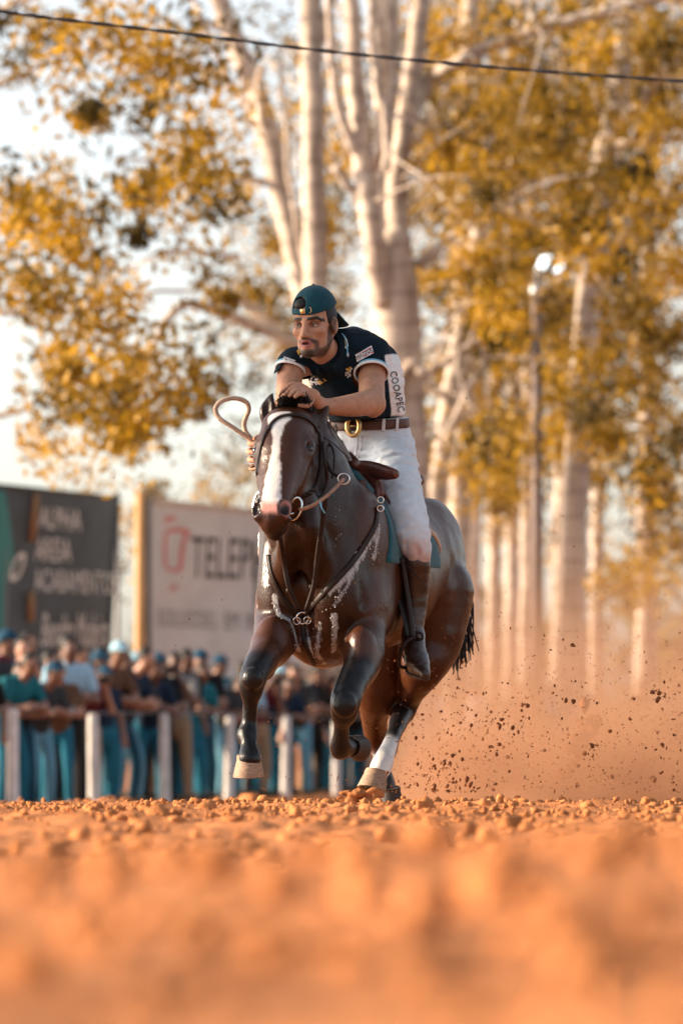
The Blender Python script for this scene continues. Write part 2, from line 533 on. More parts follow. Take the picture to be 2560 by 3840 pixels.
# head frame: u down the face, v out of the face, w to the horse's left
HU, HV, HW = frame(W(1018, 1955, 19.10) - W(1082, 1575, 19.47), [-0.20, -0.92, 0.2])
if HW[0] < 0: HW = -HW
HBASE = W(1082, 1575, 19.47)
HS = 1.14
def HH(u, v, w): return HBASE + HS * (u * HU + v * HV + w * HW)
RHEAD = np.stack([HU, HV, HW])
e = lambda c, r, k=0.03, col=MIDB, sub=False: hb.ell(HH(*c), tuple(HS * q for q in r), RHEAD, k, col, sub)
e((0.05, -0.045, 0), (0.11, 0.10, 0.095), 0.04)
hb.chain([HH(0.03, -0.01, 0), HH(0.16, 0.012, 0), HH(0.30, 0.005, 0), HH(0.46, 0.0, 0)], [HS * q for q in (0.082, 0.082, 0.060, 0.053)], 0.03, MIDB, flat=(HW, 1.22))
for s in (1, -1):
    e((0.155, 0.000, 0.088 * s), (0.060, 0.042, 0.036), 0.025)                     # brow
    e((0.215, -0.090, 0.062 * s), (0.140, 0.110, 0.040), 0.03)                     # cheek
    hb.chain([HH(0.19, -0.010, 0.094 * s), HH(0.28, -0.02, 0.078 * s), HH(0.37, -0.03, 0.058 * s)], [0.020, 0.017, 0.012], 0.02, MIDB)  # facial crest
    e((0.488, 0.020, 0.048 * s), (0.050, 0.036, 0.030), 0.018, MIDB if s > 0 else BLK)
hb.chain([HH(0.22, -0.14, 0), HH(0.36, -0.085, 0), HH(0.50, -0.055, 0)], [HS * q for q in (0.062, 0.050, 0.046)], 0.03, MIDB)
e((0.490, -0.005, 0), (0.070, 0.056, 0.058), 0.025, MIDB)
e((0.522, -0.025, 0), (0.042, 0.045, 0.048), 0.02, BLK)
e((0.524, -0.065, 0), (0.038, 0.030, 0.034), 0.012, BLK)
for s in (1, -1):
    e((0.497, 0.050, 0.058 * s), (0.032, 0.030, 0.0215), 0.008, (0.03, 0.008, 0.008), True)   # nostril
    e((0.165, 0.028, 0.116 * s), (0.020, 0.016, 0.018), 0.012, BLK, True)                    # eye hollow
hb.chain([HH(0.520, -0.02, -0.060), HH(0.543, -0.045, 0), HH(0.520, -0.02, 0.060)], [0.006, 0.006, 0.006], 0.006, BLK, sub=True)
# ears
for s, tip in ((1, W(1203, 1482, 19.60)), (-1, W(1020, 1476, 19.58))):
    b = HH(-0.035, -0.06, 0.085 * s)
    mid = (b + tip) / 2 + 0.018 * s * HW
    hb.chain([b + 0.03 * HU, b, mid, tip], [0.038, 0.040, 0.038, 0.007], 0.02, MIDB, flat=(unit(HV + 0.3 * s * HW), 0.55))
    hb.ell(mid + 0.024 * HV, (0.05, 0.016, 0.019), np.stack(frame(tip - b, HV)), 0.008, BLK, True)
# fore legs
LEGS = {}
def limb(pts, rad, cols, k=0.03):
    pts = [np.asarray(p) for p in pts]
    for i in range(len(pts) - 1):
        pass
    hb.chain(pts, rad, k, None, n=8)
    for p, r, c in zip(pts, rad, cols): hb.ops.append(('paint', (p, r), 0, c, None, False))
# right fore (reaching forward, cannon hanging)
rf = [HP(0.50, -0.19, 0.82), W(1026, 2415, 19.50), W(990, 2462, 19.30), W(962, 2512, 19.18), W(948, 2548, 19.14), W(942, 2588, 19.14), W(939, 2632, 19.16), W(935, 2700, 19.18), W(931, 2738, 19.18), W(928, 2758, 19.17), W(933, 2796, 19.14), W(935, 2846, 19.11)]
limb(rf, [0.13, 0.094, 0.074, 0.063, 0.060, 0.052, 0.036, 0.034, 0.042, 0.047, 0.036, 0.052], [BAY, BAY, MIDB, BLK, BLK, BLK, BLK, BLK, BLK, BLK, BLK, BLK], 0.02)
hb.ell(W(1020, 2388, 19.42), (0.070, 0.08, 0.095), None, 0.05, BAY)
hb.ell(W(948, 2546, 19.08), (0.046, 0.034, 0.050), None, 0.015, BLK)                    # knee cap
hb.ell(W(1000, 2520, 19.36), (0.030, 0.04, 0.035), None, 0.03, BAY)                     # point of the elbow
hb.chain([W(950, 2590, 19.21), W(948, 2660, 19.235), W(944, 2735, 19.235)], [0.018, 0.015, 0.017], 0.012, BLK)   # flexor tendon
hb.ell(W(936, 2764, 19.225), (0.030, 0.026, 0.022), None, 0.015, BLK)                    # ergot
lf = [HP(0.48, 0.16, 0.82), W(1362, 2470, 19.48), W(1332, 2540, 19.32), W(1308, 2590, 19.24), W(1296, 2630, 19.20), W(1290, 2672, 19.20), W(1282, 2712, 19.24), W(1278, 2762, 19.29), W(1276, 2792, 19.33), W(1280, 2808, 19.37), W(1314, 2796, 19.46)]
limb(lf, [0.13, 0.086, 0.072, 0.068, 0.066, 0.058, 0.038, 0.036, 0.046, 0.049, 0.040], [BAY, MIDB, BLK, BLK, BLK, BLK, BLK, BLK, BLK, BLK, BLK], 0.02)
hb.ell(W(1356, 2430, 19.42), (0.068, 0.09, 0.10), None, 0.05, MIDB)
hb.ell(W(1292, 2640, 19.14), (0.052, 0.032, 0.056), None, 0.015, BLK)
hb.chain([W(1300, 2690, 19.28), W(1294, 2740, 19.33), W(1290, 2785, 19.38)], [0.020, 0.016, 0.018], 0.012, BLK)
# left hind (white sock, landing)
lh = [HP(-0.55, 0.12, 0.95), W(1612, 2400, 20.65), W(1585, 2500, 20.60), W(1552, 2575, 20.68), W(1528, 2625, 20.76), W(1510, 2668, 20.76), W(1494, 2712, 20.66), W(1474, 2762, 20.52), W(1454, 2808, 20.40), W(1440, 2846, 20.30), W(1430, 2868, 20.26), W(1414, 2905, 20.20)]
limb(lh, [0.20, 0.150, 0.108, 0.070, 0.060, 0.058, 0.044, 0.036, 0.038, 0.046, 0.050, 0.046], [BAY, BAY, BAY, MIDB, BLK, BLK, BLK, BLK, WHT, WHT, WHT, WHT], 0.02)
hb.ell(W(1532, 2622, 20.85), (0.028, 0.05, 0.050), None, 0.02, BLK)                       # point of the hock
hb.chain([W(1562, 2520, 20.78), W(1544, 2580, 20.84), W(1532, 2625, 20.86)], [0.05, 0.026, 0.026], 0.03, MIDB)
hb.chain([W(1518, 2690, 20.80), W(1496, 2750, 20.66), W(1470, 2830, 20.46)], [0.022, 0.017, 0.018], 0.012, BLK)
hb.ell(HP(-0.62, 0.115, 0.92), (0.19, 0.105, 0.28), rot_xz(-0.2), 0.07, BAY)
# right hind (behind, pushing off)
rh = [HP(-0.55, -0.15, 0.92), W(1420, 2460, 20.75), W(1410, 2600, 20.75), W(1404, 2690, 20.90), W(1408, 2750, 21.00), W(1416, 2810, 21.02), W(1432, 2880, 20.97), W(1446, 2930, 20.92), W(1456, 2972, 20.84)]
limb(rh, [0.21, 0.155, 0.098, 0.064, 0.056, 0.044, 0.036, 0.046, 0.040], [BAY, BAY, BAY, BAY, BAY, MIDB, BLK, BLK, BLK], 0.02)
hb.ell(HP(-0.62, -0.13, 0.92), (0.19, 0.105, 0.28), rot_xz(-0.2), 0.07, BAY)
# muscle relief on trunk and chest
hb.chain([HP(0.74, 0.0, 1.02), HP(0.76, 0.0, 0.90), HP(0.70, 0.0, 0.74)], [0.020, 0.026, 0.018], 0.05, sub=True)          # furrow between the breast muscles
for s in (1, -1):
    hb.chain([HP(0.30, 0.33 * s, 1.24), HP(0.36, 0.345 * s, 1.05), HP(0.34, 0.34 * s, 0.86)], [0.012, 0.016, 0.012], 0.05, sub=True)   # behind the shoulder
    hb.chain([HP(0.60, 0.30 * s, 1.16), HP(0.68, 0.27 * s, 1.00), HP(0.66, 0.26 * s, 0.86)], [0.010, 0.014, 0.010], 0.04, sub=True)
    hb.chain([HP(-0.36, 0.30 * s, 1.22), HP(-0.46, 0.31 * s, 1.00), HP(-0.44, 0.28 * s, 0.80)], [0.012, 0.018, 0.012], 0.06, sub=True)  # flank
    hb.chain([HP(-0.76, 0.24 * s, 1.24), HP(-0.74, 0.26 * s, 1.00), HP(-0.64, 0.24 * s, 0.78)], [0.008, 0.014, 0.010], 0.05, sub=True)  # thigh
paints = [o for o in hb.ops if o[0] == 'paint']
hb.ops = [o for o in hb.ops if o[0] != 'paint']
hv, hf = hb.mesh(lambda P: 0.0045 * vnoise(P * np.array([1, 1, 0.55]), 15, 71, 2), smooth=2)
hc = np.zeros((len(hv), 3)); hw = np.full(len(hv), 1e-9)
for op in hb.ops:
    if op[3] is None: continue
    d = hb._dist(op, hv)
    if op[5]: d = np.abs(d) - 0.002
    ee = np.exp(-np.clip(d, -0.03, 0.3) / 0.012); hc += ee[:, None] * np.array(op[3]); hw += ee
leg_noise = vnoise(hv * np.array([1, 1, 0.4]), 22, 91, 2)
for op in paints:
    p, r = op[1]
    d = np.linalg.norm(hv - p, axis=1) - r * 1.15 + 0.03 * leg_noise
    ee = np.exp(-np.clip(d, -0.03, 0.3) / 0.020); hc += 0.8 * ee[:, None] * np.array(op[3]); hw += 0.8 * ee
hc /= hw[:, None]
# the blaze on the face, and the pink snip between the nostrils
q = (hv - HBASE) / HS; qu, qv, qw = q @ HU, q @ HV, q @ HW
cu = np.array([0.02, 0.035, 0.07, 0.12, 0.18, 0.25, 0.32, 0.40, 0.46, 0.52])
cw = np.array([-0.018, -0.018, -0.016, -0.012, -0.006, -0.006, -0.006, -0.004, -0.003, 0.0])
ch = np.array([0.034, 0.050, 0.046, 0.026, 0.014, 0.015, 0.027, 0.036, 0.036, 0.030])
edge = np.interp(qu, cu, ch) - np.abs(qw - np.interp(qu, cu, cw)) + 0.006 * vnoise(hv, 40, 5)
bl = np.clip(edge / 0.006 + 0.5, 0, 1) * np.clip((qu - 0.020) / 0.008, 0, 1) * np.clip((0.530 - qu) / 0.02, 0, 1) * np.clip((qv + 0.02) / 0.01, 0, 1)
pink = np.clip((qu - 0.462) / 0.03, 0, 1)[:, None]
blc = np.array(WHT) * (1 - pink) + np.array(PINK) * pink
hc = hc * (1 - bl[:, None]) + blc * bl[:, None]
rim = np.linalg.norm((np.column_stack([qu, qv, qw]) - np.array([0.492, 0.035, 0.062])) / np.array([0.044, 0.04, 0.032]), axis=1)
m_ = (np.clip((1.0 - rim) / 0.3, 0, 1) * 0.75)[:, None]; hc = hc * (1 - m_) + np.array((0.36, 0.16, 0.13)) * m_
for s in (1, -1):          # dark insides of the nostrils
    nd = np.linalg.norm((np.column_stack([qu, qv, qw]) - np.array([0.498, 0.040, 0.057 * s])) / np.array([0.030, 0.030, 0.021]), axis=1)
    m_ = np.clip((1.05 - nd) / 0.2, 0, 1)[:, None]; hc = hc * (1 - m_) + np.array((0.012, 0.006, 0.006)) * m_

def coat_material():
    m, N, L, B = new_mat('horse_coat')
    at = N.new('ShaderNodeAttribute'); at.attribute_name = 'Col'
    tc = N.new('ShaderNodeTexCoord')
    mp = N.new('ShaderNodeMapping'); mp.inputs['Scale'].default_value = (1, 1, 0.35); L.new(tc.outputs['Object'], mp.inputs[0])
    nz = N.new('ShaderNodeTexNoise'); nz.inputs['Scale'].default_value = 9; nz.inputs['Detail'].default_value = 6; L.new(mp.outputs[0], nz.inputs['Vector'])
    mr = N.new('ShaderNodeMapRange'); mr.inputs['To Min'].default_value = 0.55; mr.inputs['To Max'].default_value = 1.5; L.new(nz.outputs[0], mr.inputs[0])
    mx = N.new('ShaderNodeMix'); mx.data_type = 'RGBA'; mx.blend_type = 'MULTIPLY'; mx.inputs['Factor'].default_value = 1
    L.new(at.outputs['Color'], mx.inputs['A']); L.new(mr.outputs[0], mx.inputs['B'])
    # dried and wet lather smeared along the straps
    fa = N.new('ShaderNodeAttribute'); fa.attribute_name = 'Lather'
    f1 = N.new('ShaderNodeTexNoise'); f1.inputs['Scale'].default_value = 48; f1.inputs['Detail'].default_value = 7; f1.inputs['Roughness'].default_value = 0.62; L.new(mp.outputs[0], f1.inputs['Vector'])
    f2 = N.new('ShaderNodeMath'); f2.operation = 'ADD'; L.new(fa.outputs['Fac'], f2.inputs[0]); L.new(f1.outputs[0], f2.inputs[1])
    f3 = N.new('ShaderNodeMapRange'); f3.inputs['From Min'].default_value = 0.93; f3.inputs['From Max'].default_value = 1.16; L.new(f2.outputs[0], f3.inputs[0])
    fm = N.new('ShaderNodeMix'); fm.data_type = 'RGBA'; L.new(f3.outputs[0], fm.inputs['Factor']); L.new(mx.outputs['Result'], fm.inputs['A']); fm.inputs['B'].default_value = (0.30, 0.30, 0.31, 1)
    L.new(fm.outputs['Result'], B.inputs['Base Color'])
    rr = N.new('ShaderNodeMapRange'); rr.inputs['To Min'].default_value = 0.16; rr.inputs['To Max'].default_value = 0.46; L.new(nz.outputs[0], rr.inputs[0]); L.new(rr.outputs[0], B.inputs['Roughness'])
    hz = N.new('ShaderNodeTexNoise'); hz.inputs['Scale'].default_value = 160; hz.inputs['Detail'].default_value = 3; L.new(mp.outputs[0], hz.inputs['Vector'])
    w2 = N.new('ShaderNodeTexNoise'); w2.inputs['Scale'].default_value = 22; w2.inputs['Detail'].default_value = 3; L.new(tc.outputs['Object'], w2.inputs['Vector'])
    ad = N.new('ShaderNodeMath'); ad.operation = 'MULTIPLY_ADD'; ad.inputs[1].default_value = 0.5; L.new(w2.outputs[0], ad.inputs[0]); L.new(hz.outputs[0], ad.inputs[2])
    bp = N.new('ShaderNodeBump'); bp.inputs['Strength'].default_value = 0.3; bp.inputs['Distance'].default_value = 0.008
    ah = N.new('ShaderNodeMath'); ah.operation = 'MULTIPLY_ADD'; ah.inputs[1].default_value = 1.5; L.new(f3.outputs[0], ah.inputs[0]); L.new(ad.outputs[0], ah.inputs[2])
    L.new(ah.outputs[0], bp.inputs['Height']); L.new(bp.outputs[0], B.inputs['Normal'])
    B.inputs['Specular IOR Level'].default_value = 0.25
    return m
M_COAT = coat_material()
horse = empty('horse', (HO[0], HO[1], 0))
tag(horse, 'dark bay horse with white face blaze galloping across the dirt', 'horse')
horse_body = mesh_obj('body', hv, hf, M_COAT, horse, colors=hc)
# eyes, hooves, tail, mane
M_EYE = mat('horse_eye', (0.006, 0.004, 0.003), 0.16, 0.1, 30, spec=0.45)
M_HOOF = mat('hoof_horn', (0.25, 0.165, 0.11), 0.6, 0.45, 40, bump=0.3, bscale=120, stretch=(1, 1, 6), spec=0.3)
M_HOOFD = mat('hoof_dark', (0.03, 0.022, 0.018), 0.6, 0.35, 40, bump=0.3, bscale=120, spec=0.3)
M_HAIR = mat('mane_hair', (0.009, 0.008, 0.008), 0.6, 0.3, 60, spec=0.25)
for s in (1, -1):
    b_ = Body(0.004); b_.ell(HH(0.168, 0.010, 0.101 * s), 0.021, None, 0.003)
    v_, f_ = b_.mesh(smooth=0); mesh_obj('eye', v_, f_, M_EYE, horse)
def hoof(top, down, toe, m, r=0.064, h=0.085):
    """flared hoof: coronet ring down to the bearing edge; toe = direction of the toe"""
    u = unit(down); t = unit(np.asarray(toe) - np.dot(toe, u) * u); w = np.cross(u, t)
    V, F, seg = [], [], 20
    rings = [(-0.012, 0.80, 0.0), (0.0, 0.86, 0.0), (0.012, 0.84, 0.05), (h * 0.5, 0.94, 0.16), (h * 0.96, 1.06, 0.30), (h, 1.05, 0.30), (h * 0.93, 0.75, 0.27)]
    for dz, sc, sh in rings:
        for j in range(seg):
            a = 2 * math.pi * j / seg
            heel = 0.86 if math.cos(a) < -0.5 else 1.0
            V.append(np.asarray(top) + u * dz + r * sc * (math.cos(a) * heel * t * 1.05 + math.sin(a) * w * 0.98) + r * sh * t)
    n = len(rings)
    for i in range(n - 1):
        for j in range(seg):
            F.append((i * seg + j, i * seg + (j + 1) % seg, (i + 1) * seg + (j + 1) % seg, (i + 1) * seg + j))
    F.append(tuple(range(seg))); F.append(tuple((n - 1) * seg + j for j in range(seg - 1, -1, -1)))
    return mesh_obj('hoof', V, F, m, horse)
hoof(W(934, 2838, 19.12), [0.02, 0.10, -1], [-0.25, -1, 0.0], M_HOOF)
hoof(W(1318, 2795, 19.46), [0.38, 0.85, 0.12], [0.15, 0.2, -1], M_HOOFD, 0.058, 0.075)
hoof(W(1410, 2900, 20.20), [-0.22, -0.25, -1], [-0.35, -1, -0.1], M_HOOF)
hoof(W(1462, 2962, 20.84), [0.1, 0.2, -1], [-0.3, -1, 0.0], M_HOOFD, 0.060, 0.06)
# tail and mane: strands of hair
def strands(name, roots, tips, sag, r0, cnt, spread0, spread1, parent, m, seg=6):
    mb = MB()
    roots, tips = np.asarray(roots), np.asarray(tips)
    for _ in range(cnt):
        t = rng.random()
        i = t * (len(roots) - 1); j = min(int(i), len(roots) - 2); f = i - j
        a = roots[j] * (1 - f) + roots[j + 1] * f + rng.normal(0, spread0, 3)
        b = tips[j] * (1 - f) + tips[j + 1] * f + rng.normal(0, spread1, 3)
        mid = (a + b) / 2 + np.asarray(sag) * rng.uniform(0.5, 1.3) + rng.normal(0, spread1 * 0.4, 3)
        P = crom([a, mid, b], 4)
        mb.tube(P, np.linspace(r0, r0 * 0.25, len(P)) , 4)
    return mb.build(name, m, parent)
tl = HP(-0.86, 0.0, 1.20)
strands('tail', [tl, tl + np.array([0, 0.02, -0.04])], [W(1716, 2470, 21.35), W(1690, 2430, 21.3)], np.array([0.06, 0.22, 0.04]), 0.011, 420, 0.02, 0.032, horse, M_HAIR)
crest = [HP(0.25, 0, 1.46), W(1262, 1680, 19.95), W(1165, 1555, 19.70), POLL + np.array([0, 0.06, 0.08])]
fall = [HP(0.25, -0.1, 1.40), W(1215, 1700, 19.95), W(1095, 1580, 19.72), W(1070, 1530, 19.60)]
strands('mane', crest, fall, np.array([0, 0.0, 0.05]), 0.005, 240, 0.015, 0.03, horse, M_HAIR)
strands('forelock', [W(1060, 1545, 19.52), W(1105, 1535, 19.52), W(1150, 1548, 19.52)], [W(1050, 1512, 19.42), W(1095, 1480, 19.44), W(1150, 1494, 19.46)], np.array([0, -0.015, 0.012]), 0.0028, 900, 0.014, 0.014, horse, M_HAIR)
b_ = Body(0.005)
for (x, y, r) in ((1062, 1540, 0.022), (1085, 1520, 0.026), (1108, 1508, 0.028), (1132, 1516, 0.026), (1152, 1532, 0.022)): b_.ell(W(x, y, 19.50), (r, r, r * 1.25), None, 0.02)
v_, f_ = b_.mesh(lambda P: vnoise(P * np.array([3, 3, 0.8]), 40, 81, 2) * 0.006); mesh_obj('forelock', v_, f_, M_HAIR, horse)
# ------------------------------------------------------------------ surface helpers
from mathutils.bvhtree import BVHTree
def bvh(V, F): return BVHTree.FromPolygons([tuple(map(float, v)) for v in V], [tuple(int(i) for i in f) for f in F])
CAM0 = Vector((0, 0, H0))
def onto(tree, px, py, off=0.0):
    """point of a body's surface seen at a photo pixel, lifted off along its normal"""
    d = Vector(W(px, py, 20.0)) - CAM0
    h = tree.ray_cast(CAM0, d.normalized())
    if h[0] is None:
        h = tree.find_nearest(Vector(W(px, py, 19.8)))
    n = h[1]
    if n.dot(d) > 0: n = -n
    return np.array(h[0] + n * off), np.array(n)
def strap(tree, pxs, width, thick, off, n=5):
    """flat strap laid along a body through pixels; returns MB"""
    P, N = [], []
    for p in crom(pxs, n):
        if tree is None: q = W(*p); nn = np.array([0, -1.0, 0])
        else: q, nn = onto(tree, p[0], p[1], off)
        P.append(q); N.append(nn)
    P = np.array(P); N = np.array(N)
    for _ in range(2):
        P[1:-1] = 0.5 * P[1:-1] + 0.25 * (P[:-2] + P[2:]); N[1:-1] = 0.5 * N[1:-1] + 0.25 * (N[:-2] + N[2:])
    return MB().tube(P, thick / 2, 8, flat=(N, width / thick))
def text_mesh(body, size=1.0):
    cu = bpy.data.curves.new('t', 'FONT'); cu.body = body; cu.size = size; cu.align_x = 'CENTER'; cu.align_y = 'CENTER'; cu.resolution_u = 2
    ob = bpy.data.objects.new('t', cu); COL.objects.link(ob)
    me = bpy.data.meshes.new_from_object(ob.evaluated_get(bpy.context.evaluated_depsgraph_get()))
    bm = bmesh.new(); bm.from_mesh(me); bmesh.ops.triangulate(bm, faces=bm.faces[:])
    V = np.array([v.co[:] for v in bm.verts]); F = [[v.index for v in f.verts] for f in bm.faces]
    bm.free(); bpy.data.objects.remove(ob); bpy.data.curves.remove(cu); bpy.data.meshes.remove(me)
    return V, F
def grid2d(w, h, nx, ny):
    x, y = np.meshgrid(np.linspace(-w / 2, w / 2, nx + 1), np.linspace(-h / 2, h / 2, ny + 1))
    i = np.arange((nx + 1) * (ny + 1)).reshape(ny + 1, nx + 1)
    F = np.stack([i[:-1, :-1], i[:-1, 1:], i[1:, 1:], i[1:, :-1]], -1).reshape(-1, 4)
    return np.column_stack([x.ravel(), y.ravel(), 0 * x.ravel()]), F.tolist()
def decal(tree, V, F, px, py, ang, kx, ky, off, name, m, parent, shear=0.0):
    """flat print (2-D mesh in photo pixels about its middle) laid onto a body's surface"""
    c, s = math.cos(ang), math.sin(ang)
    x = V[:, 0] * kx + V[:, 1] * ky * shear; y = V[:, 1] * ky
    P = [onto(tree, px + a * c - b * s, py - (a * s + b * c), off)[0] for a, b in zip(x, y)]
    return mesh_obj(name, P, F, m, parent, smooth=False)

# ------------------------------------------------------------------ the rider
SKIN = (0.36, 0.185, 0.115); STUB = (0.014, 0.009, 0.008); HAIRC = (0.012, 0.009, 0.008)
RFWD = HF; RLEFT = HL
rider = empty('person', tuple(HP(0.1, 0, 1.42)))
tag(rider, 'rider in navy polo, white trousers and backward cap leaning over the galloping horse', 'person')
HC = W(1178, 1210, 19.82); hs = 1.17
FU_ = unit([-0.36, -0.90, -0.12])
_, _u, _ = frame(FU_, [-0.06, -0.10, 1.0]); fF, fU = FU_, _u; fL = np.cross(fU, fF)      # face forward, up, person's left
def FP(f, l, u): return HC + hs * (f * fF + l * fL + u * fU)
RF = np.stack([fF, fL, fU])
rb = Body(0.0045)
fe = lambda c, r, k=0.02, sub=False: rb.ell(FP(*c), tuple(hs * q for q in r), RF, k, SKIN, sub)
fe((-0.012, 0, 0.030), (0.096, 0.074, 0.088), 0.02)
fe((0.030, 0, -0.038), (0.062, 0.060, 0.080), 0.03)
for s in (1, -1):
    rb.chain([FP(-0.015, 0.057 * s, -0.045), FP(0.022, 0.046 * s, -0.088), FP(0.072, 0.012 * s, -0.112)], [0.020, 0.020, 0.020], 0.025, SKIN)
    rb.chain([FP(0.066, 0.050 * s, 0.010), FP(0.083, 0.030 * s, 0.018), FP(0.088, 0.0, 0.010)], [0.012, 0.012, 0.011], 0.014, SKIN)
    fe((0.060, 0.045 * s, -0.030), (0.024, 0.020, 0.018), 0.02)
    fe((0.101, 0.013 * s, -0.046), (0.011, 0.009, 0.009), 0.008)
    fe((-0.012, 0.078 * s, -0.014), (0.026, 0.011, 0.034), 0.010)
    fe((0.002, 0.088 * s, -0.012), (0.014, 0.006, 0.022), 0.006, True)
    fe((0.092, 0.033 * s, -0.006), (0.017, 0.019, 0.012), 0.012, True)
rb.chain([FP(0.086, 0, 0.004), FP(0.104, 0, -0.022), FP(0.116, 0, -0.042)], [0.0105, 0.0125, 0.0145], 0.016, SKIN)
fe((0.080, 0, -0.108), (0.022, 0.024, 0.018), 0.02)
fe((0.080, 0, -0.074), (0.022, 0.030, 0.024), 0.02)
rb.chain([FP(0.088, -0.024, -0.072), FP(0.101, 0, -0.066), FP(0.088, 0.024, -0.072)], [0.006, 0.0085, 0.006], 0.008, SKIN)
rb.chain([FP(0.087, -0.022, -0.080), FP(0.099, 0, -0.088), FP(0.087, 0.022, -0.080)], [0.006, 0.0095, 0.006], 0.008, SKIN)
fe((0.106, 0, -0.0765), (0.020, 0.016, 0.0048), 0.004, True)
# neck, trunk (under the clothes), arms
NB = W(1242, 1338, 19.97)
rb.chain([FP(-0.035, 0, -0.03), FP(-0.035, 0, -0.085), NB], [0.066, 0.064, 0.075], 0.03, SKIN)
rb.chain([NB, W(1320, 1400, 20.14), W(1375, 1560, 20.36)], [0.07, 0.10, 0.085], 0.04, SKIN)
LS, RS = W(1392, 1335, 20.00), W(1108, 1372, 19.95)
rb.chain([NB, LS, W(1392, 1430, 19.92), W(1402, 1518, 19.80)], [0.06, 0.066, 0.060, 0.050], 0.03, SKIN)
rb.chain([W(1402, 1514, 19.80), W(1330, 1524, 19.70), W(1225, 1524, 19.60), W(1190, 1510, 19.56)], [0.047, 0.046, 0.036, 0.033], 0.02, SKIN)
rb.chain([NB, RS, W(1083, 1440, 19.90), W(1072, 1520, 19.84)], [0.06, 0.062, 0.056, 0.046], 0.03, SKIN)
rb.chain([W(1072, 1518, 19.84), W(1030, 1600, 19.72), W(985, 1672, 19.60)], [0.045, 0.044, 0.031], 0.02, SKIN)
rb.ell(W(1380, 1462, 19.85), (0.036, 0.036, 0.055), None, 0.03, SKIN)
rb.chain([W(1392, 1482, 19.80), W(1345, 1500, 19.70), W(1265, 1512, 19.62)], [0.030, 0.034, 0.022], 0.02, SKIN)   # forearm muscle
rb.chain([W(1405, 1535, 19.82), W(1398, 1548, 19.80)], [0.026, 0.020], 0.02, SKIN, n=1)
# left hand spread over the crest
rb.ell(W(1160, 1488, 19.52), (0.050, 0.028, 0.040), None, 0.02, SKIN)
for kn, md, tp in (((1148, 1456, 19.50), (1098, 1440, 19.47), (1054, 1470, 19.44)), ((1140, 1466, 19.49), (1104, 1453, 19.45), (1068, 1480, 19.42)),
                   ((1140, 1476, 19.48), (1112, 1464, 19.44), (1086, 1484, 19.41)), ((1144, 1487, 19.48), (1126, 1474, 19.43), (1106, 1488, 19.40))):
    rb.chain([W(1160, 1482, 19.52), W(*kn), W(*md), W(*tp)], [0.014, 0.0128, 0.0118, 0.0088], 0.005, SKIN, n=3)
rb.chain([W(1172, 1500, 19.52), W(1152, 1520, 19.47), W(1122, 1520, 19.45)], [0.016, 0.014, 0.010], 0.008, SKIN)
# right hand closed round the quirt
rb.ell(W(972, 1700, 19.58), (0.028, 0.040, 0.055), None, 0.015, SKIN)
for i in range(4):
    y = 1655 + 30 * i; x = 966 + (2, -2, 2, 8)[i]
    rb.chain([W(x + 14, y, 19.57), W(x - 22, y + 4, 19.53), W(x - 30, y + 10, 19.47), W(x - 6, y + 12, 19.44)], [0.015, 0.0140, 0.0130, 0.0100], 0.004, SKIN, n=3)
rb.chain([W(980, 1660, 19.56), W(972, 1640, 19.50), W(955, 1646, 19.44)], [0.016, 0.014, 0.010], 0.006, SKIN)
rv, rf_ = rb.mesh(smooth=1)
q = (rv - HC) / hs; a_, b_, c_ = q @ fF, q @ fL, q @ fU
rc = np.tile(np.array(SKIN), (len(rv), 1)) * (1 + 0.10 * vnoise(rv, 25, 3))[:, None]
def paint(mask, col):
    global rc
    m = np.clip(mask, 0, 1)[:, None]; rc = rc * (1 - m) + np.array(col) * m
near_head = (np.abs(a_) < 0.14) & (np.abs(b_) < 0.12) & (np.abs(c_) < 0.16)
ab = np.abs(b_)
def sm(x, w): return np.clip(x / w + 0.5, 0, 1)
# stubble beard along the jaw, moustache, goatee
jaw_line = np.interp(a_, [-0.02, 0.02, 0.05, 0.08, 0.11], [-0.045, -0.078, -0.094, -0.100, -0.102])
paint(near_head * sm(jaw_line - c_, 0.012) * sm(a_ + 0.015, 0.01) * sm(c_ + 0.135, 0.02) * 0.80, STUB)
paint(near_head * sm(0.013 - np.abs(a_ - 0.012 + 0.25 * (c_ + 0.05)), 0.008) * sm(0.02 - c_, 0.02) * sm(c_ + 0.09, 0.02) * (ab > 0.045) * 0.8, STUB)   # sideburn
mou = sm(0.0085 - np.abs(c_ + 0.0595 + 0.30 * ab), 0.006) * sm(0.036 - ab, 0.008) * (a_ > 0.05)
paint(near_head * mou * 0.9, (0.030, 0.018, 0.014))
paint(near_head * sm(0.006 - np.abs(ab - 0.035), 0.006) * sm(-0.066 - c_, 0.006) * sm(c_ + 0.105, 0.01) * (a_ > 0.05) * 0.8, (0.04, 0.025, 0.018))
paint(near_head * sm(-0.099 - c_, 0.010) * sm(0.024 - ab, 0.010) * (a_ > 0.05) * 0.85, (0.030, 0.018, 0.014))
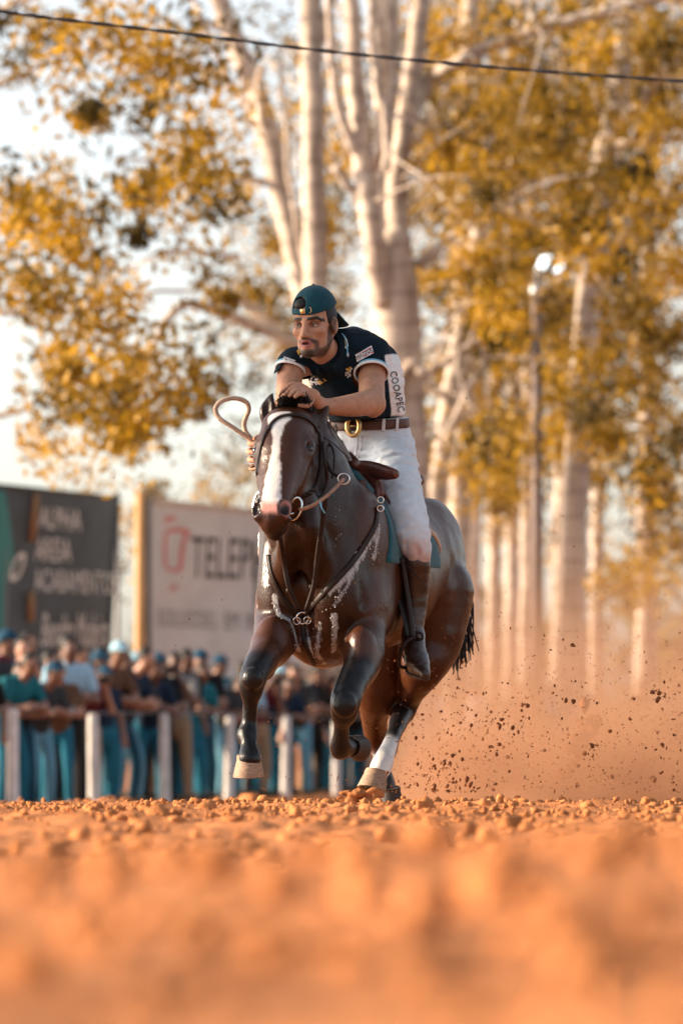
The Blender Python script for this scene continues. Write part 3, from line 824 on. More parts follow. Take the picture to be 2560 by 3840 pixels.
# brows, lips, and socket shade painted round the eyes
brow = sm(0.0066 - np.abs(c_ - (0.017 + 0.10 * (ab - 0.02)) + 0.9 * np.clip(ab - 0.045, 0, 1) * 1.0), 0.004) * sm(ab - 0.010, 0.004) * sm(0.062 - ab, 0.006) * (a_ > 0.04)
paint(near_head * brow, HAIRC)
lip = sm(0.0145 - np.abs(c_ + 0.0775), 0.004) * sm(0.026 - ab - 0.6 * np.abs(c_ + 0.0775), 0.005) * (a_ > 0.07)
paint(near_head * lip, (0.30, 0.105, 0.095))
paint(near_head * sm(0.0045 - np.abs(c_ + 0.0765), 0.002) * sm(0.016 - ab, 0.003) * (a_ > 0.06), (0.10, 0.035, 0.035))
paint(near_head * (np.linalg.norm((np.column_stack([a_, ab, c_]) - [0.086, 0.033, -0.006]) / [0.03, 0.022, 0.0145], axis=1) < 1.0) * 0.55, (0.15, 0.065, 0.045))  # skin darkened in the eye sockets as painted shade
M_SKIN = mat('skin', SKIN, 0.60, 0.14, 45, bump=0.18, bscale=220, attr=True, spec=0.30, subsurface=0.05)
person_body = mesh_obj('body', rv, rf_, M_SKIN, rider, colors=rc)
M_WHITE_EYE = mat('eye_white', (0.34, 0.31, 0.30), 0.25, 0.05, 30, spec=0.6)
M_IRIS = mat('iris', (0.02, 0.012, 0.008), 0.1, 0.1, 30, spec=0.8)
for s in (1, -1):
    b1 = Body(0.0022); b1.ell(FP(0.0715, 0.033 * s, -0.006), hs * 0.0118, None, 0.002); v_, f_ = b1.mesh(smooth=0)
    eye = mesh_obj('eye', v_, f_, M_WHITE_EYE, rider)
    b1 = Body(0.0018); b1.ell(FP(0.0775, 0.033 * s - 0.003, -0.0065), hs * 0.0068, None, 0.002); v_, f_ = b1.mesh(smooth=0)
    mesh_obj('iris', v_, f_, M_IRIS, eye)
    b1 = Body(0.002)     # upper lid
    b1.chain([FP(0.077, 0.033 * s - 0.017, -0.003), FP(0.0855, 0.033 * s, 0.0012), FP(0.077, 0.033 * s + 0.017, -0.005)], [0.003, 0.0055, 0.003], 0.002); v_, f_ = b1.mesh(smooth=0)
    mesh_obj('eyelid', v_, f_, mat('lid_skin', (0.12, 0.055, 0.04), 0.5, 0.1, 60), rider)
# hair
b1 = Body(0.004)
b1.ell(FP(-0.020, 0, 0.022), tuple(hs * q for q in (0.098, 0.080, 0.092)), RF, 0.01)
b1.half(FP(0.040, 0, 0.05), unit(fF - 0.30 * fU)); b1.ell(FP(0.052, 0, -0.062), tuple(hs * q for q in (0.078, 0.2, 0.066)), RF, 0.006, None, True)
b1.half(FP(0, 0, -0.050), -fU + 0.3 * fF)
v_, f_ = b1.mesh(); mesh_obj('hair', v_, f_, M_HAIR, rider)
b1 = Body(0.004); b1.ell(FP(0.055, -0.022, 0.070), tuple(hs * q for q in (0.030, 0.032, 0.026)), RF, 0.01); v_, f_ = b1.mesh(); mesh_obj('hair', v_, f_, M_HAIR, rider)
# cap, worn back to front, with strap, buckle and brim
M_CAP = mat('cap_cloth', (0.0025, 0.040, 0.058), 0.85, 0.18, 40, bump=0.25, bscale=500, sheen=0.05, spec=0.2)
b1 = Body(0.004)
b1.ell(FP(-0.016, 0, 0.040), tuple(hs * q for q in (0.108, 0.086, 0.104)), RF, 0.01)
b1.half(FP(0.03, 0, 0.047), -fU - 0.26 * fF); b1.ell(FP(-0.016, 0, 0.036), tuple(hs * q for q in (0.100, 0.079, 0.096)), RF, 0.004, None, True)
b1.ell(FP(0.085, -0.030, 0.074), tuple(hs * q for q in (0.06, 0.033, 0.032)), RF, 0.006, None, True)
v_, f_ = b1.mesh(); cap = mesh_obj('cap', v_, f_, M_CAP, rider)
def capring(l, u, off=0.001):        # point on the cap's front at side l, height u
    r = np.array([0.108, 0.086, 0.104]) + off
    f2 = 1 - (l / r[1]) ** 2 - ((u - 0.040) / r[2]) ** 2
    return FP(-0.016 + r[0] * math.sqrt(max(f2, 0)), l, u)
P = [capring(l, 0.046 + 0.0 * l, -0.001) for l in np.linspace(-0.070, 0.020, 14)]
MB().tube(P, 0.0025, 8, flat=(fF, 5.0)).build('strap', M_CAP, cap)
M_BRASS = mat('brass', (0.55, 0.36, 0.16), 0.35, 0.15, 60, metal=0.8)
MB().box(capring(-0.006, 0.047, 0.003), (0.006, 0.023, 0.022), RF.T, 0.002).build('buckle', M_BRASS, cap)
MB().tube([capring(0.022, 0.040, 0.003), capring(0.027, 0.043, 0.003), capring(0.026, 0.058, 0.003), capring(0.020, 0.060, 0.003)], 0.0016, 6).build('strap_loop', M_BRASS, cap)
V, F = [], []
for i, t in enumerate(np.linspace(0, 1, 8)):
    for j, a in enumerate(np.linspace(-1.15, 1.15, 15)):
        rr = np.array([0.104, 0.083]) * (1 + 0.75 * t * math.cos(a * 0.95))
        p = FP(-0.016 - rr[0] * math.cos(a), rr[1] * math.sin(a), 0.030 - 0.075 * t * math.cos(a * 0.9) + 0.018 * math.cos(a * 1.3))
        V.append(p)
n_ = 15
for i in range(7):
    for j in range(14): F.append((i * n_ + j, i * n_ + j + 1, (i + 1) * n_ + j + 1, (i + 1) * n_ + j))
br = mesh_obj('brim', V, F, M_CAP, cap); sol = br.modifiers.new('thick', 'SOLIDIFY'); sol.thickness = 0.004
MB().lump(FP(-0.016, 0, 0.145), (0.008, 0.008, 0.004), None, 0.0, 1).build('button', M_CAP, cap)

# polo shirt
NAVY = (0.0020, 0.0085, 0.0155); SWHITE = (0.62, 0.62, 0.63)
WC = W(1380, 1586, 20.36)
sb = Body(0.005)
tors = [W(1380, 1600, 20.38), W(1376, 1530, 20.33), W(1345, 1440, 20.20), W(1300, 1370, 20.10), W(1268, 1325, 20.02)]
sb.chain(tors, [0.166, 0.180, 0.196, 0.185, 0.110], 0.04, NAVY, flat=(unit(HF + np.array([0, 0, 0.55])), 0.72))
sb.chain([W(1262, 1300, 19.98), W(1340, 1300, 20.02), LS + np.array([0, 0, 0.005])], [0.075, 0.078, 0.086], 0.04, NAVY)
sb.chain([W(1240, 1325, 19.98), W(1170, 1350, 19.96), RS + np.array([0, 0, 0.006])], [0.070, 0.075, 0.078], 0.04, NAVY)
sb.ell(W(1425, 1400, 20.22), (0.09, 0.10, 0.13), None, 0.05, NAVY)
sb.ell(W(1252, 1352, 19.97), (0.105, 0.100, 0.080), None, 0.03, NAVY)
sb.chain([W(1262, 1330, 19.97), W(1320, 1335, 19.97), W(1372, 1350, 19.97)], [0.085, 0.085, 0.085], 0.03, NAVY)
sb.chain([LS, W(1392, 1405, 19.93)], [0.084, 0.078], 0.03, NAVY, n=1)
sb.chain([RS, W(1086, 1405, 19.92)], [0.074, 0.068], 0.03, NAVY, n=1)
sb.half(W(1380, 1570, 20.2), [0.10, 0.05, -1])
sb.half(W(1390, 1402, 19.93), [0.13, -0.42, -1.0]) if False else None
def shirt_noise(P):
    w = vnoise(P * np.array([1, 1, 1.6]), 11, 21, 2) * 0.006 + vnoise(P * np.array([1.0, 1.0, 2.2]), 26, 22, 1) * 0.0025
    return w
sv, sf = sb.mesh(shirt_noise, smooth=1)
# trim the sleeves square to each upper arm, and the neck opening
keep = np.ones(len(sv), bool)
axl = unit(W(1398, 1480, 19.86) - LS); axr = unit(W(1076, 1490, 19.88) - RS)
near_l = np.linalg.norm(sv - W(1392, 1425, 19.92), axis=1) < 0.115
keep &= ~(near_l & ((sv - W(1392, 1398, 19.93)) @ axl > 0) & (np.linalg.norm(np.cross(sv - LS, axl), axis=1) < 0.092) & ((sv - WC) @ HF > 0.02))
near_r = np.linalg.norm(sv - W(1084, 1425, 19.92), axis=1) < 0.11
keep &= ~(near_r & ((sv - W(1088, 1385, 19.93)) @ axr > 0) & (np.linalg.norm(np.cross(sv - RS, axr), axis=1) < 0.085))
NTOP = FP(-0.035, 0, -0.075); nax = unit(NTOP - NB); nfr = unit(fF - (fF @ nax) * nax); nlf = np.cross(nax, nfr)
nb = sv - (NB + 0.010 * nfr); keep &= ~((np.linalg.norm(nb - (nb @ nax)[:, None] * nax, axis=1) < 0.060) & (nb @ nax > -0.02))
def drop(V, F, keep):
    idx = np.cumsum(keep) - 1
    F2 = F[keep[F].all(1)]
    return V[keep], idx[F2]
sc_ = np.tile(np.array(NAVY), (len(sv), 1))
rel = sv - WC; side = rel @ HL; fr = rel @ HF
# white side panels under the arms
zrel = sv[:, 2] - WC[2]
ppx = 1280 + sv[:, 0] / sv[:, 1] * S_PX; ppy = HORIZON - (sv[:, 2] - H0) / sv[:, 1] * S_PX
w_ = sm(ppx - np.interp(ppy, [1322, 1332, 1400, 1433, 1545, 1580], [1490, 1442, 1450, 1456, 1467, 1462]), 4) * sm(ppy - 1328, 5) * (side > 0.05)
sc_ = sc_ * (1 - w_[:, None]) + np.array(SWHITE) * w_[:, None]
for s in (-1,):
    cen = -0.045 - 0.02 * zrel
    w_ = sm(0.055 - np.abs(fr - cen - (0.62 * zrel)), 0.006) * (s * side > 0.09) * sm(0.30 - zrel, 0.01)
    far = np.minimum(np.linalg.norm(np.cross(sv - LS, axl), axis=1), 9)
    w_ = w_ * ~(near_l & (np.linalg.norm(np.cross(sv - LS, axl), axis=1) < 0.092) & ((sv - LS) @ axl > -0.03) & (fr > 0.2))
    sc_ = sc_ * (1 - w_[:, None]) + np.array(SWHITE) * w_[:, None]
sv2, sf2 = drop(sv, sf, keep); sc2 = sc_[keep]
M_SHIRT = mat('polo_knit', NAVY, 0.85, 0.15, 60, bump=0.2, bscale=600, attr=True, spec=0.15)
shirt = mesh_obj('polo_shirt', sv2, sf2, M_SHIRT, rider, colors=sc2)
sol = shirt.modifiers.new('thick', 'SOLIDIFY'); sol.thickness = 0.004
T_SHIRT = bvh(sv2, sf2)
M_PRINTW = mat('print_white', (0.62, 0.64, 0.66), 0.8, 0.05, 50)
M_PRINTR = mat('print_red', (0.45, 0.05, 0.04), 0.8, 0.05, 50)
M_PRINTK = mat('print_dark', (0.015, 0.02, 0.035), 0.8, 0.05, 50)
M_PRINTY = mat('print_yellow', (0.55, 0.33, 0.04), 0.8, 0.05, 50)
M_PRINTB = mat('print_blue', (0.12, 0.36, 0.50), 0.8, 0.05, 50)
M_PRINTG = mat('print_green', (0.02, 0.16, 0.06), 0.8, 0.05, 50)
# sleeve hems: white and pale blue bands
def ring(c, ax, r, n=28, squash=1.0, ref=(0, -1, 0.3)):
    u, v, w = frame(ax, ref)
    return np.array([c + r * (math.cos(t) * v + squash * math.sin(t) * w) for t in np.linspace(0, 2 * math.pi, n, endpoint=False)])
for c0, ax, r in ((W(1392, 1396, 19.93), axl, 0.077), (W(1089, 1383, 19.93), axr, 0.068)):
    for dz, m_ in ((0.0, M_PRINTW), (-0.0085, M_PRINTB), (0.006, M_PRINTW)):
        rp = ring(c0 + ax * dz, ax, r)
        MB().tube(rp, 0.0044, 8, closed=True).build('sleeve_band', m_, shirt)
# collar with a tipped edge
def collar_pt(t, h, o):
    a = t * math.pi * 2
    r = 0.080 + o
    c = NB + 0.012 * nfr + 0.068 * nax
    return c + r * math.cos(a) * nfr * 1.12 + r * math.sin(a) * nlf + h * nax
ts = np.concatenate([np.linspace(0.06, 0.94, 33)])
V, F = [], []
for i, t in enumerate(ts):
    dip = -0.030 * max(math.cos(t * 2 * math.pi), -0.4)
    for h, o in ((-0.03 + dip, 0.0), (0.012 + dip * 0.8, -0.004), (0.016 + dip * 0.8, 0.002), (-0.014 + dip, 0.017), (-0.030 + dip * 1.5 - (0.02 if t < 0.1 or t > 0.9 else 0), 0.022)):
        V.append(collar_pt(t, h, o))
for i in range(len(ts) - 1):
    for j in range(4): F.append((i * 5 + j, i * 5 + j + 1, (i + 1) * 5 + j + 1, (i + 1) * 5 + j))
col_ = mesh_obj('collar', V, F, mat('collar_knit', NAVY, 0.85, 0.15, 60, bump=0.2, bscale=500, spec=0.2), shirt)
sol = col_.modifiers.new('thick', 'SOLIDIFY'); sol.thickness = 0.003
for k_, m_ in ((0, M_PRINTW), (1, M_PRINTB)):
    MB().tube([collar_pt(t, -0.022 + k_ * 0.010 - 0.030 * max(math.cos(t * 2 * math.pi), -0.4), 0.026) for t in np.linspace(0.20, 0.36, 12)], 0.0035, 6).build('collar_stripe', m_, shirt)
# prints
def patch(pxs, m_, off, name='print', nx=10, ny=6):
    """quad of pixels (4 corners) laid onto the shirt"""
    a, b, c, d = [np.array(p, float) for p in pxs]; V = []
    for j in np.linspace(0, 1, ny + 1):
        for i in np.linspace(0, 1, nx + 1):
            p = (a * (1 - i) + b * i) * (1 - j) + (d * (1 - i) + c * i) * j
            V.append(onto(T_SHIRT, p[0], p[1], off)[0])
    _, F = grid2d(1, 1, nx, ny)
    return mesh_obj(name, V, F, m_, shirt, smooth=False)
patch([(1331, 1330), (1392, 1298), (1400, 1325), (1339, 1358)], M_PRINTW, 0.004)
patch([(1336, 1332), (1380, 1309), (1392, 1304), (1393, 1309)], M_PRINTR, 0.0055, ny=2)
patch([(1338, 1352), (1350, 1344), (1398, 1319), (1399, 1324)], M_PRINTR, 0.0055, ny=2)
tv, tf = text_mesh('MAGNA', 1.0)
decal(T_SHIRT, tv, tf, 1365, 1329, math.radians(27.5), 18, 22, 0.0065, 'print', M_PRINTK, shirt)
tv, tf = text_mesh('COOAPEC', 1.0)
decal(T_SHIRT, tv, tf, 1486, 1468, math.radians(-78), 33, 36, 0.004, 'print', M_PRINTK, shirt)
for (px, py, s) in ((1188, 1428, 1.0), (1308, 1398, 0.8)):       # chest crests
    g = np.random.default_rng(int(px))
    for k_ in range(16):
        x, y = px + g.uniform(-22, 16) * s, py + g.uniform(-20, 16) * s
        an = g.uniform(0, 3.14); L_ = g.uniform(7, 15) * s; t_ = 2.6
        dx, dy = math.cos(an) * L_ / 2, math.sin(an) * L_ / 2; nx_, ny_ = -math.sin(an) * t_, math.cos(an) * t_
        patch([(x - dx - nx_, y - dy - ny_), (x + dx - nx_, y + dy - ny_), (x + dx + nx_, y + dy + ny_), (x - dx + nx_, y - dy + ny_)], M_PRINTW, 0.004 + 0.0001 * k_, nx=2, ny=1)
    if s == 1.0:
        patch([(1193, 1428), (1214, 1414), (1227, 1424), (1204, 1440)], M_PRINTY, 0.0062, nx=3, ny=3)
        patch([(1204, 1426), (1212, 1420), (1217, 1425), (1209, 1432)], M_PRINTB, 0.0075, nx=2, ny=2)
    else:
        for (dx, dy) in ((-8, -16), (2, -20), (10, -14), (-2, -10)):
            patch([(px + dx - 4, py + dy - 4), (px + dx + 4, py + dy - 5), (px + dx + 5, py + dy + 3), (px + dx - 3, py + dy + 4)], M_PRINTY, 0.0062, nx=1, ny=1)
patch([(1112, 1318), (1124, 1306), (1132, 1318), (1118, 1332)], M_PRINTY, 0.004, nx=3, ny=3)
patch([(1122, 1335), (1138, 1324), (1142, 1332), (1126, 1344)], M_PRINTW, 0.004, nx=3, ny=2)
patch([(1290, 1278), (1300, 1272), (1304, 1292), (1294, 1296)], M_PRINTY, 0.004, nx=3, ny=3)
patch([(1292, 1300), (1302, 1296), (1304, 1306), (1295, 1310)], M_PRINTW, 0.004, nx=3, ny=2)
patch([(1066, 1338), (1108, 1352), (1104, 1366), (1062, 1350)], M_PRINTW, 0.004)
tv, tf = text_mesh('MAGNA', 1.0)
decal(T_SHIRT, tv, tf, 1085, 1352, math.radians(-18), 13, 15, 0.006, 'print', M_PRINTK, shirt)
for x0 in (1228, 1246, 1262, 1280, 1296):
    patch([(x0, 1494), (x0 + 12, 1494), (x0 + 12, 1502), (x0, 1502)], M_PRINTY if x0 < 1270 else M_PRINTW, 0.004, nx=1, ny=1)

# trousers
TW = (0.50, 0.55, 0.60)  # white cloth with the bluish tint of shade put into its colour
tb = Body(0.0055)
tb.chain([WC + np.array([0, 0, 0.012]), W(1388, 1660, 20.40), W(1395, 1720, 20.44)], [0.186, 0.190, 0.175], 0.04, flat=(unit(HF + np.array([0, 0, 0.25])), 0.74))
LEG_L = [W(1452, 1690, 20.36), W(1482, 1780, 20.16), W(1512, 1890, 19.94), W(1543, 1995, 19.83), W(1562, 2060, 19.82), W(1563, 2120, 19.83)]
tb.chain(LEG_L, [0.125, 0.112, 0.099, 0.080, 0.068, 0.050], 0.04)
LEG_R = [W(1300, 1690, 20.46), W(1190, 1790, 20.34), W(1085, 1920, 20.14), W(1030, 2020, 20.06), W(1026, 2075, 20.06), W(1034, 2125, 20.06)]
tb.chain(LEG_R, [0.125, 0.110, 0.095, 0.076, 0.064, 0.050], 0.04)
tb.half(WC + np.array([0, 0, 0.016]), [-0.06, -0.1, 1])
def trouser_noise(P):
    kn = np.exp(-((P[:, 2] - W(1560, 2065, 19.8)[2]) / 0.06) ** 2)
    cr = np.exp(-((P[:, 2] - W(1440, 1720, 20.2)[2]) / 0.07) ** 2)
    st = P @ np.array([[1, 0, 0], [0, 1, 0], [0.7, 0, 2.3]]).T
    return vnoise(st, 10, 31, 2) * 0.009 + vnoise(P @ np.array([[1, 0, 0], [0, 1, 0], [-1.4, 0, 2.6]]).T, 19, 38, 1) * 0.0035 + vnoise(P * np.array([2.5, 1, 0.8]), 24, 32, 1) * (0.001 + 0.005 * kn) + vnoise(P * np.array([0.6, 1, 3.0]), 16, 35, 1) * 0.012 * cr
tv_, tf_ = tb.mesh(trouser_noise, smooth=1)
dirt = np.exp(-((tv_[:, 2] - W(1560, 2085, 19.8)[2]) / 0.075) ** 2) * np.clip(0.55 + 0.8 * vnoise(tv_, 18, 33), 0, 1)
tcol = np.array(TW)[None] * (1 - 0.8 * dirt[:, None]) + np.array((0.40, 0.20, 0.15))[None] * 0.8 * dirt[:, None]
stain = np.clip(vnoise(tv_ * np.array([1, 1, 0.7]), 9, 37, 3) - 0.12, 0, 1)[:, None] * 0.55
tcol = tcol * (1 - stain) + np.array((0.36, 0.24, 0.18))[None] * stain
M_TROUS = mat('white_denim', TW, 0.85, 0.06, 30, bump=0.2, bscale=400, attr=True, sheen=0.1, spec=0.2)
trous = mesh_obj('trousers', tv_, tf_, M_TROUS, rider, colors=tcol)
T_TROUS = bvh(tv_, tf_)
# fly seam, pocket seams
M_SEAM = mat('white_seam', (0.50, 0.50, 0.53), 0.85, 0.1, 60)
for pl in ([(1340, 1632), (1338, 1670), (1334, 1710), (1326, 1738)], [(1352, 1634), (1354, 1680), (1340, 1716)], [(1440, 1622), (1450, 1638), (1488, 1642), (1530, 1630)], [(1232, 1622), (1252, 1650), (1240, 1676)]):
    strap(T_TROUS, pl, 0.005, 0.003, 0.0012).build('seam', M_SEAM, trous)
# belt, loops, buckle
M_BELT = mat('belt_leather', (0.065, 0.022, 0.012), 0.5, 0.35, 25, bump=0.3, bscale=120, spec=0.4)
bpts = []
bu, bv, bw = frame([-0.06, -0.1, 1], HF)
for t in np.linspace(0, 2 * math.pi, 49)[:-1]:
    r_ = np.array([0.193 * math.cos(t), 0.149 * math.sin(t)])
    bpts.append(WC + np.array([0, 0, -0.006]) + HL * r_[0] + bv * r_[1])
bn = np.array([unit(p - WC) for p in bpts])
belt = MB().tube(bpts, 0.0042, 10, flat=(bn, 5.6), closed=True).build('belt', M_BELT, rider)
def belt_at(t, o): return WC + np.array([0, 0, -0.006]) + HL * (0.193 + o) * math.cos(t) + bv * (0.149 + o) * math.sin(t)
bc = belt_at(math.radians(92), 0.020)
bfx, bfu, bfs = frame(HF, [0, 0, 1])
ell_r = [bc + 0.030 * math.cos(t) * bfs + 0.042 * math.sin(t) * bfu * (1 + 0.1 * abs(math.cos(t))) for t in np.linspace(0, 2 * math.pi, 25)[:-1]]
bk = MB().tube(ell_r, [0.0115 + 0.0018 * (i % 2) for i in range(24)], 8, closed=True).build('buckle', M_BRASS, belt)
MB().tube([bc - 0.032 * bfu * 0 + 0.028 * bfs, bc - 0.028 * bfs], 0.004, 6).build('prong', M_BRASS, bk)
for dg in (140, 52, 30, 172):
    t = math.radians(dg); p = belt_at(t, 0.006)
    MB().box(p, (0.006, 0.016, 0.058), np.stack(frame(p - WC, [0, 0, 1]))[[0, 2, 1]].T, 0.002).build('belt_loop', M_TROUS if False else M_SEAM, trous)
# boots
M_BOOT = mat('boot_leather', (0.030, 0.014, 0.010), 0.38, 0.35, 12, bump=0.25, bscale=60, spec=0.5)
M_SOLE = mat('boot_sole', (0.05, 0.028, 0.018), 0.8, 0.3, 30)
def boot(knee, shin, ankle, heel, ball, toe):
    b = Body(0.005)
    b.chain([knee, shin, ankle], [0.063, 0.058, 0.043], 0.02)
    b.chain([ankle, (ankle + heel) / 2, heel], [0.043, 0.044, 0.040], 0.02, n=1)
    fw = unit(toe - heel); sd = unit(np.cross(fw, [0, 0, 1]))
    b.chain([heel, (heel + ball) / 2, ball, toe], [0.040, 0.050, 0.056, 0.026], 0.025, flat=(sd, 0.86))
    b.chain([ankle, (ankle + ball) / 2 + np.array([0, 0, 0.01]), ball], [0.042, 0.045, 0.04], 0.03)
    b.half(knee + np.array([0, 0, 0.03]), [0, 0, 1])
    v, f = b.mesh(lambda P: vnoise(P * np.array([1, 1, 2.5]), 13, 41) * 0.004)
    bt = mesh_obj('boot', v, f, M_BOOT, rider)
    s = Body(0.005); up = unit(np.cross(sd, fw)); up = up if up[2] > 0 else -up
    s.chain([heel - 0.034 * up, (heel + ball) / 2 - 0.045 * up, ball - 0.045 * up, toe - 0.020 * up], [0.036, 0.038, 0.050, 0.026], 0.01, flat=(up, 0.22))
    v, f = s.mesh(); mesh_obj('sole', v, f, M_SOLE, bt)
    return v
boot(W(1562, 2110, 19.83), W(1556, 2240, 19.88), W(1548, 2385, 19.86), W(1538, 2432, 19.86), W(1566, 2490, 19.72), W(1594, 2528, 19.62))
boot(W(1034, 2110, 20.06), W(1040, 2240, 20.12), W(1044, 2380, 20.12), W(1048, 2425, 20.12), W(1022, 2450, 19.98), W(1010, 2470, 19.90))
# quirt: rope loop held in the right hand
M_ROPE = mat('rope', (0.42, 0.30, 0.22), 0.85, 0.25, 30, bump=0.8, bscale=90, spec=0.2, stretch=(1, 1, 1))
qp = [(968, 1690), (958, 1664), (921, 1635), (872, 1602), (824, 1569), (808, 1535), (828, 1506), (876, 1493), (921, 1506), (933, 1535), (922, 1565), (915, 1591), (922, 1621), (946, 1652), (962, 1690)]
pp = crom([W(x, y, 19.53 - 0.03 * math.sin(i * 0.45)) for i, (x, y) in enumerate(qp)], 10)
mb = MB().tube(pp, 0.0100, 10)
tt = np.gradient(pp, axis=0)
for ph in (0, math.pi):           # twisted strands
    H = []
    for i, p in enumerate(crom(pp, 3)):
        T = unit(tt[min(i // 3, len(tt) - 1)]); u, v, w = frame(T, [0, -1, 0.2]); a = i * 0.9 + ph
        H.append(p + 0.0055 * (math.cos(a) * v + math.sin(a) * w))
    mb.tube(H, 0.0060, 6)
quirt = tag(mb.build('rope_quirt', M_ROPE), 'tan twisted rope quirt looped in the rider\'s raised right hand', 'quirt')
mb = MB().tube(crom([W(965, 1712, 19.43), W(962, 1735, 19.40), W(945, 1750, 19.40), W(925, 1744, 19.42)], 6), np.linspace(0.011, 0.004, 19), 8)
mb.build('lash', M_BELT, quirt)
# ------------------------------------------------------------------ tack: saddle, pad, bridle, reins, breast collar
T_HORSE = bvh(hv, hf)
M_TACK = mat('tack_leather', (0.016, 0.008, 0.006), 0.45, 0.3, 30, bump=0.2, bscale=150, spec=0.2)
M_SADDLE = mat('saddle_leather', (0.085, 0.024, 0.014), 0.38, 0.35, 14, bump=0.25, bscale=90, spec=0.5)
M_TANL = mat('pale_leather', (0.32, 0.22, 0.15), 0.6, 0.25, 20, bump=0.3, bscale=80)
M_PAD = mat('teal_felt', (0.006, 0.075, 0.095), 0.95, 0.2, 40, bump=0.4, bscale=300, spec=0.15, sheen=0.2)
M_STEEL = mat('steel', (0.55, 0.55, 0.54), 0.22, 0.1, 40, metal=1.0)
M_REIN = mat('rein_cord', (0.24, 0.13, 0.08), 0.6, 0.25, 60, bump=0.3, bscale=200)
saddle = empty('saddle', tuple(HP(0.05, 0, 1.40)))
tag(saddle, 'reddish brown leather saddle with teal pad strapped on the bay horse', 'saddle')
def girth_pt(x, th, off):
    """point on the horse's barrel at body position x, angle th from straight up towards its left"""
    o = HP(x, 0, 1.06); d = math.sin(th) * HL + math.cos(th) * np.array([0, 0, 1.0])
    h = T_HORSE.ray_cast(Vector(o + d * 0.9), Vector(-d))
    return (np.array(h[0]) if h[0] is not None else o + 0.33 * d) + d * off
def wrap(name, xs, ths, off, m, parent, thick, edge=None):
    V, F = [], []
    for i, x in enumerate(xs):
        for j, t in enumerate(ths):
            o_ = off
            xx = x + (edge(i / (len(xs) - 1), t) if edge else 0)
            V.append(girth_pt(xx, t, o_))
    n = len(ths)
    for i in range(len(xs) - 1):
        for j in range(n - 1): F.append((i * n + j, i * n + j + 1, (i + 1) * n + j + 1, (i + 1) * n + j))
    V = np.array(V).reshape(len(xs), n, 3)
    for _ in range(3): V[1:-1, 1:-1] = 0.5 * V[1:-1, 1:-1] + 0.125 * (V[:-2, 1:-1] + V[2:, 1:-1] + V[1:-1, :-2] + V[1:-1, 2:])
    o = mesh_obj(name, V.reshape(-1, 3), F, m, parent)
    s = o.modifiers.new('thick', 'SOLIDIFY'); s.thickness = thick; s.offset = 1
    return o
# pad: longer at the lower front
wrap('saddle_pad', np.linspace(-0.20, 0.36, 18), np.radians(np.linspace(-92, 92, 45)), 0.006, M_PAD, saddle, 0.020,
     lambda f, t: (0.10 * max(0, abs(t) - 0.2) if f > 0.5 else -0.02 * abs(t)) * (abs(f - 0.5) * 2))
wrap('skirt', np.linspace(-0.16, 0.24, 14), np.radians(np.linspace(-62, 62, 33)), 0.030, M_SADDLE, saddle, 0.012,
     lambda f, t: 0.06 * abs(t) if f > 0.8 else 0)
# swell (pommel) with its gullet arch, seat and cantle
b = Body(0.006)
pz = lambda x, y, z: HP(x, y, z)
arch = [W(1298, 1800, 19.90), W(1305, 1772, 19.92), W(1345, 1752, 19.92), W(1395, 1757, 19.88), W(1440, 1772, 19.82), W(1478, 1778, 19.76)]
b.chain(arch, [0.016, 0.024, 0.030, 0.032, 0.034, 0.024], 0.02, flat=(unit(HF), 0.8))
b.chain([W(1395, 1765, 19.92), W(1410, 1800, 19.90), W(1425, 1850, 19.86)], [0.036, 0.030, 0.024], 0.02)
b.chain([W(1310, 1770, 19.95), W(1282, 1800, 20.0), W(1262, 1840, 20.03)], [0.035, 0.032, 0.028], 0.02)
b.chain([HP(0.28, 0, 1.44), HP(0.10, 0, 1.43), HP(-0.12, 0, 1.43), HP(-0.28, 0, 1.50)], [0.06, 0.10, 0.13, 0.09], 0.06, flat=(np.array([0, 0, 1.0]), 0.35))
b.chain([HP(-0.27, -0.16, 1.46), HP(-0.31, 0, 1.54), HP(-0.27, 0.16, 1.46)], [0.03, 0.035, 0.03], 0.03)
v_, f_ = b.mesh(); sw = mesh_obj('saddle_tree', v_, f_, M_SADDLE, saddle)
T_SAD = bvh(v_, f_)
b = Body(0.005); b.chain([W(1345, 1752, 19.90), W(1330, 1742, 19.86)], [0.022, 0.024], 0.02, n=1); v_, f_ = b.mesh(); mesh_obj('horn', v_, f_, M_SADDLE, sw)
# concho knob and lacing under the swell
b = Body(0.004); b.chain([W(1354, 1815, 19.80), W(1372, 1850, 19.78)], [0.020, 0.014], 0.01, n=1); v_, f_ = b.mesh(); mesh_obj('latigo_keeper', v_, f_, M_SADDLE, saddle)
# rear skirt corner showing behind the rider's leg
b = Body(0.005)
b.chain([W(1602, 1985, 19.98), W(1628, 2005, 20.02), W(1646, 2040, 20.06), W(1652, 2068, 20.08)], [0.012, 0.016, 0.016, 0.012], 0.01, flat=(unit(HL), 0.4)); v_, f_ = b.mesh(); mesh_obj('skirt_edge', v_, f_, M_TANL, saddle)
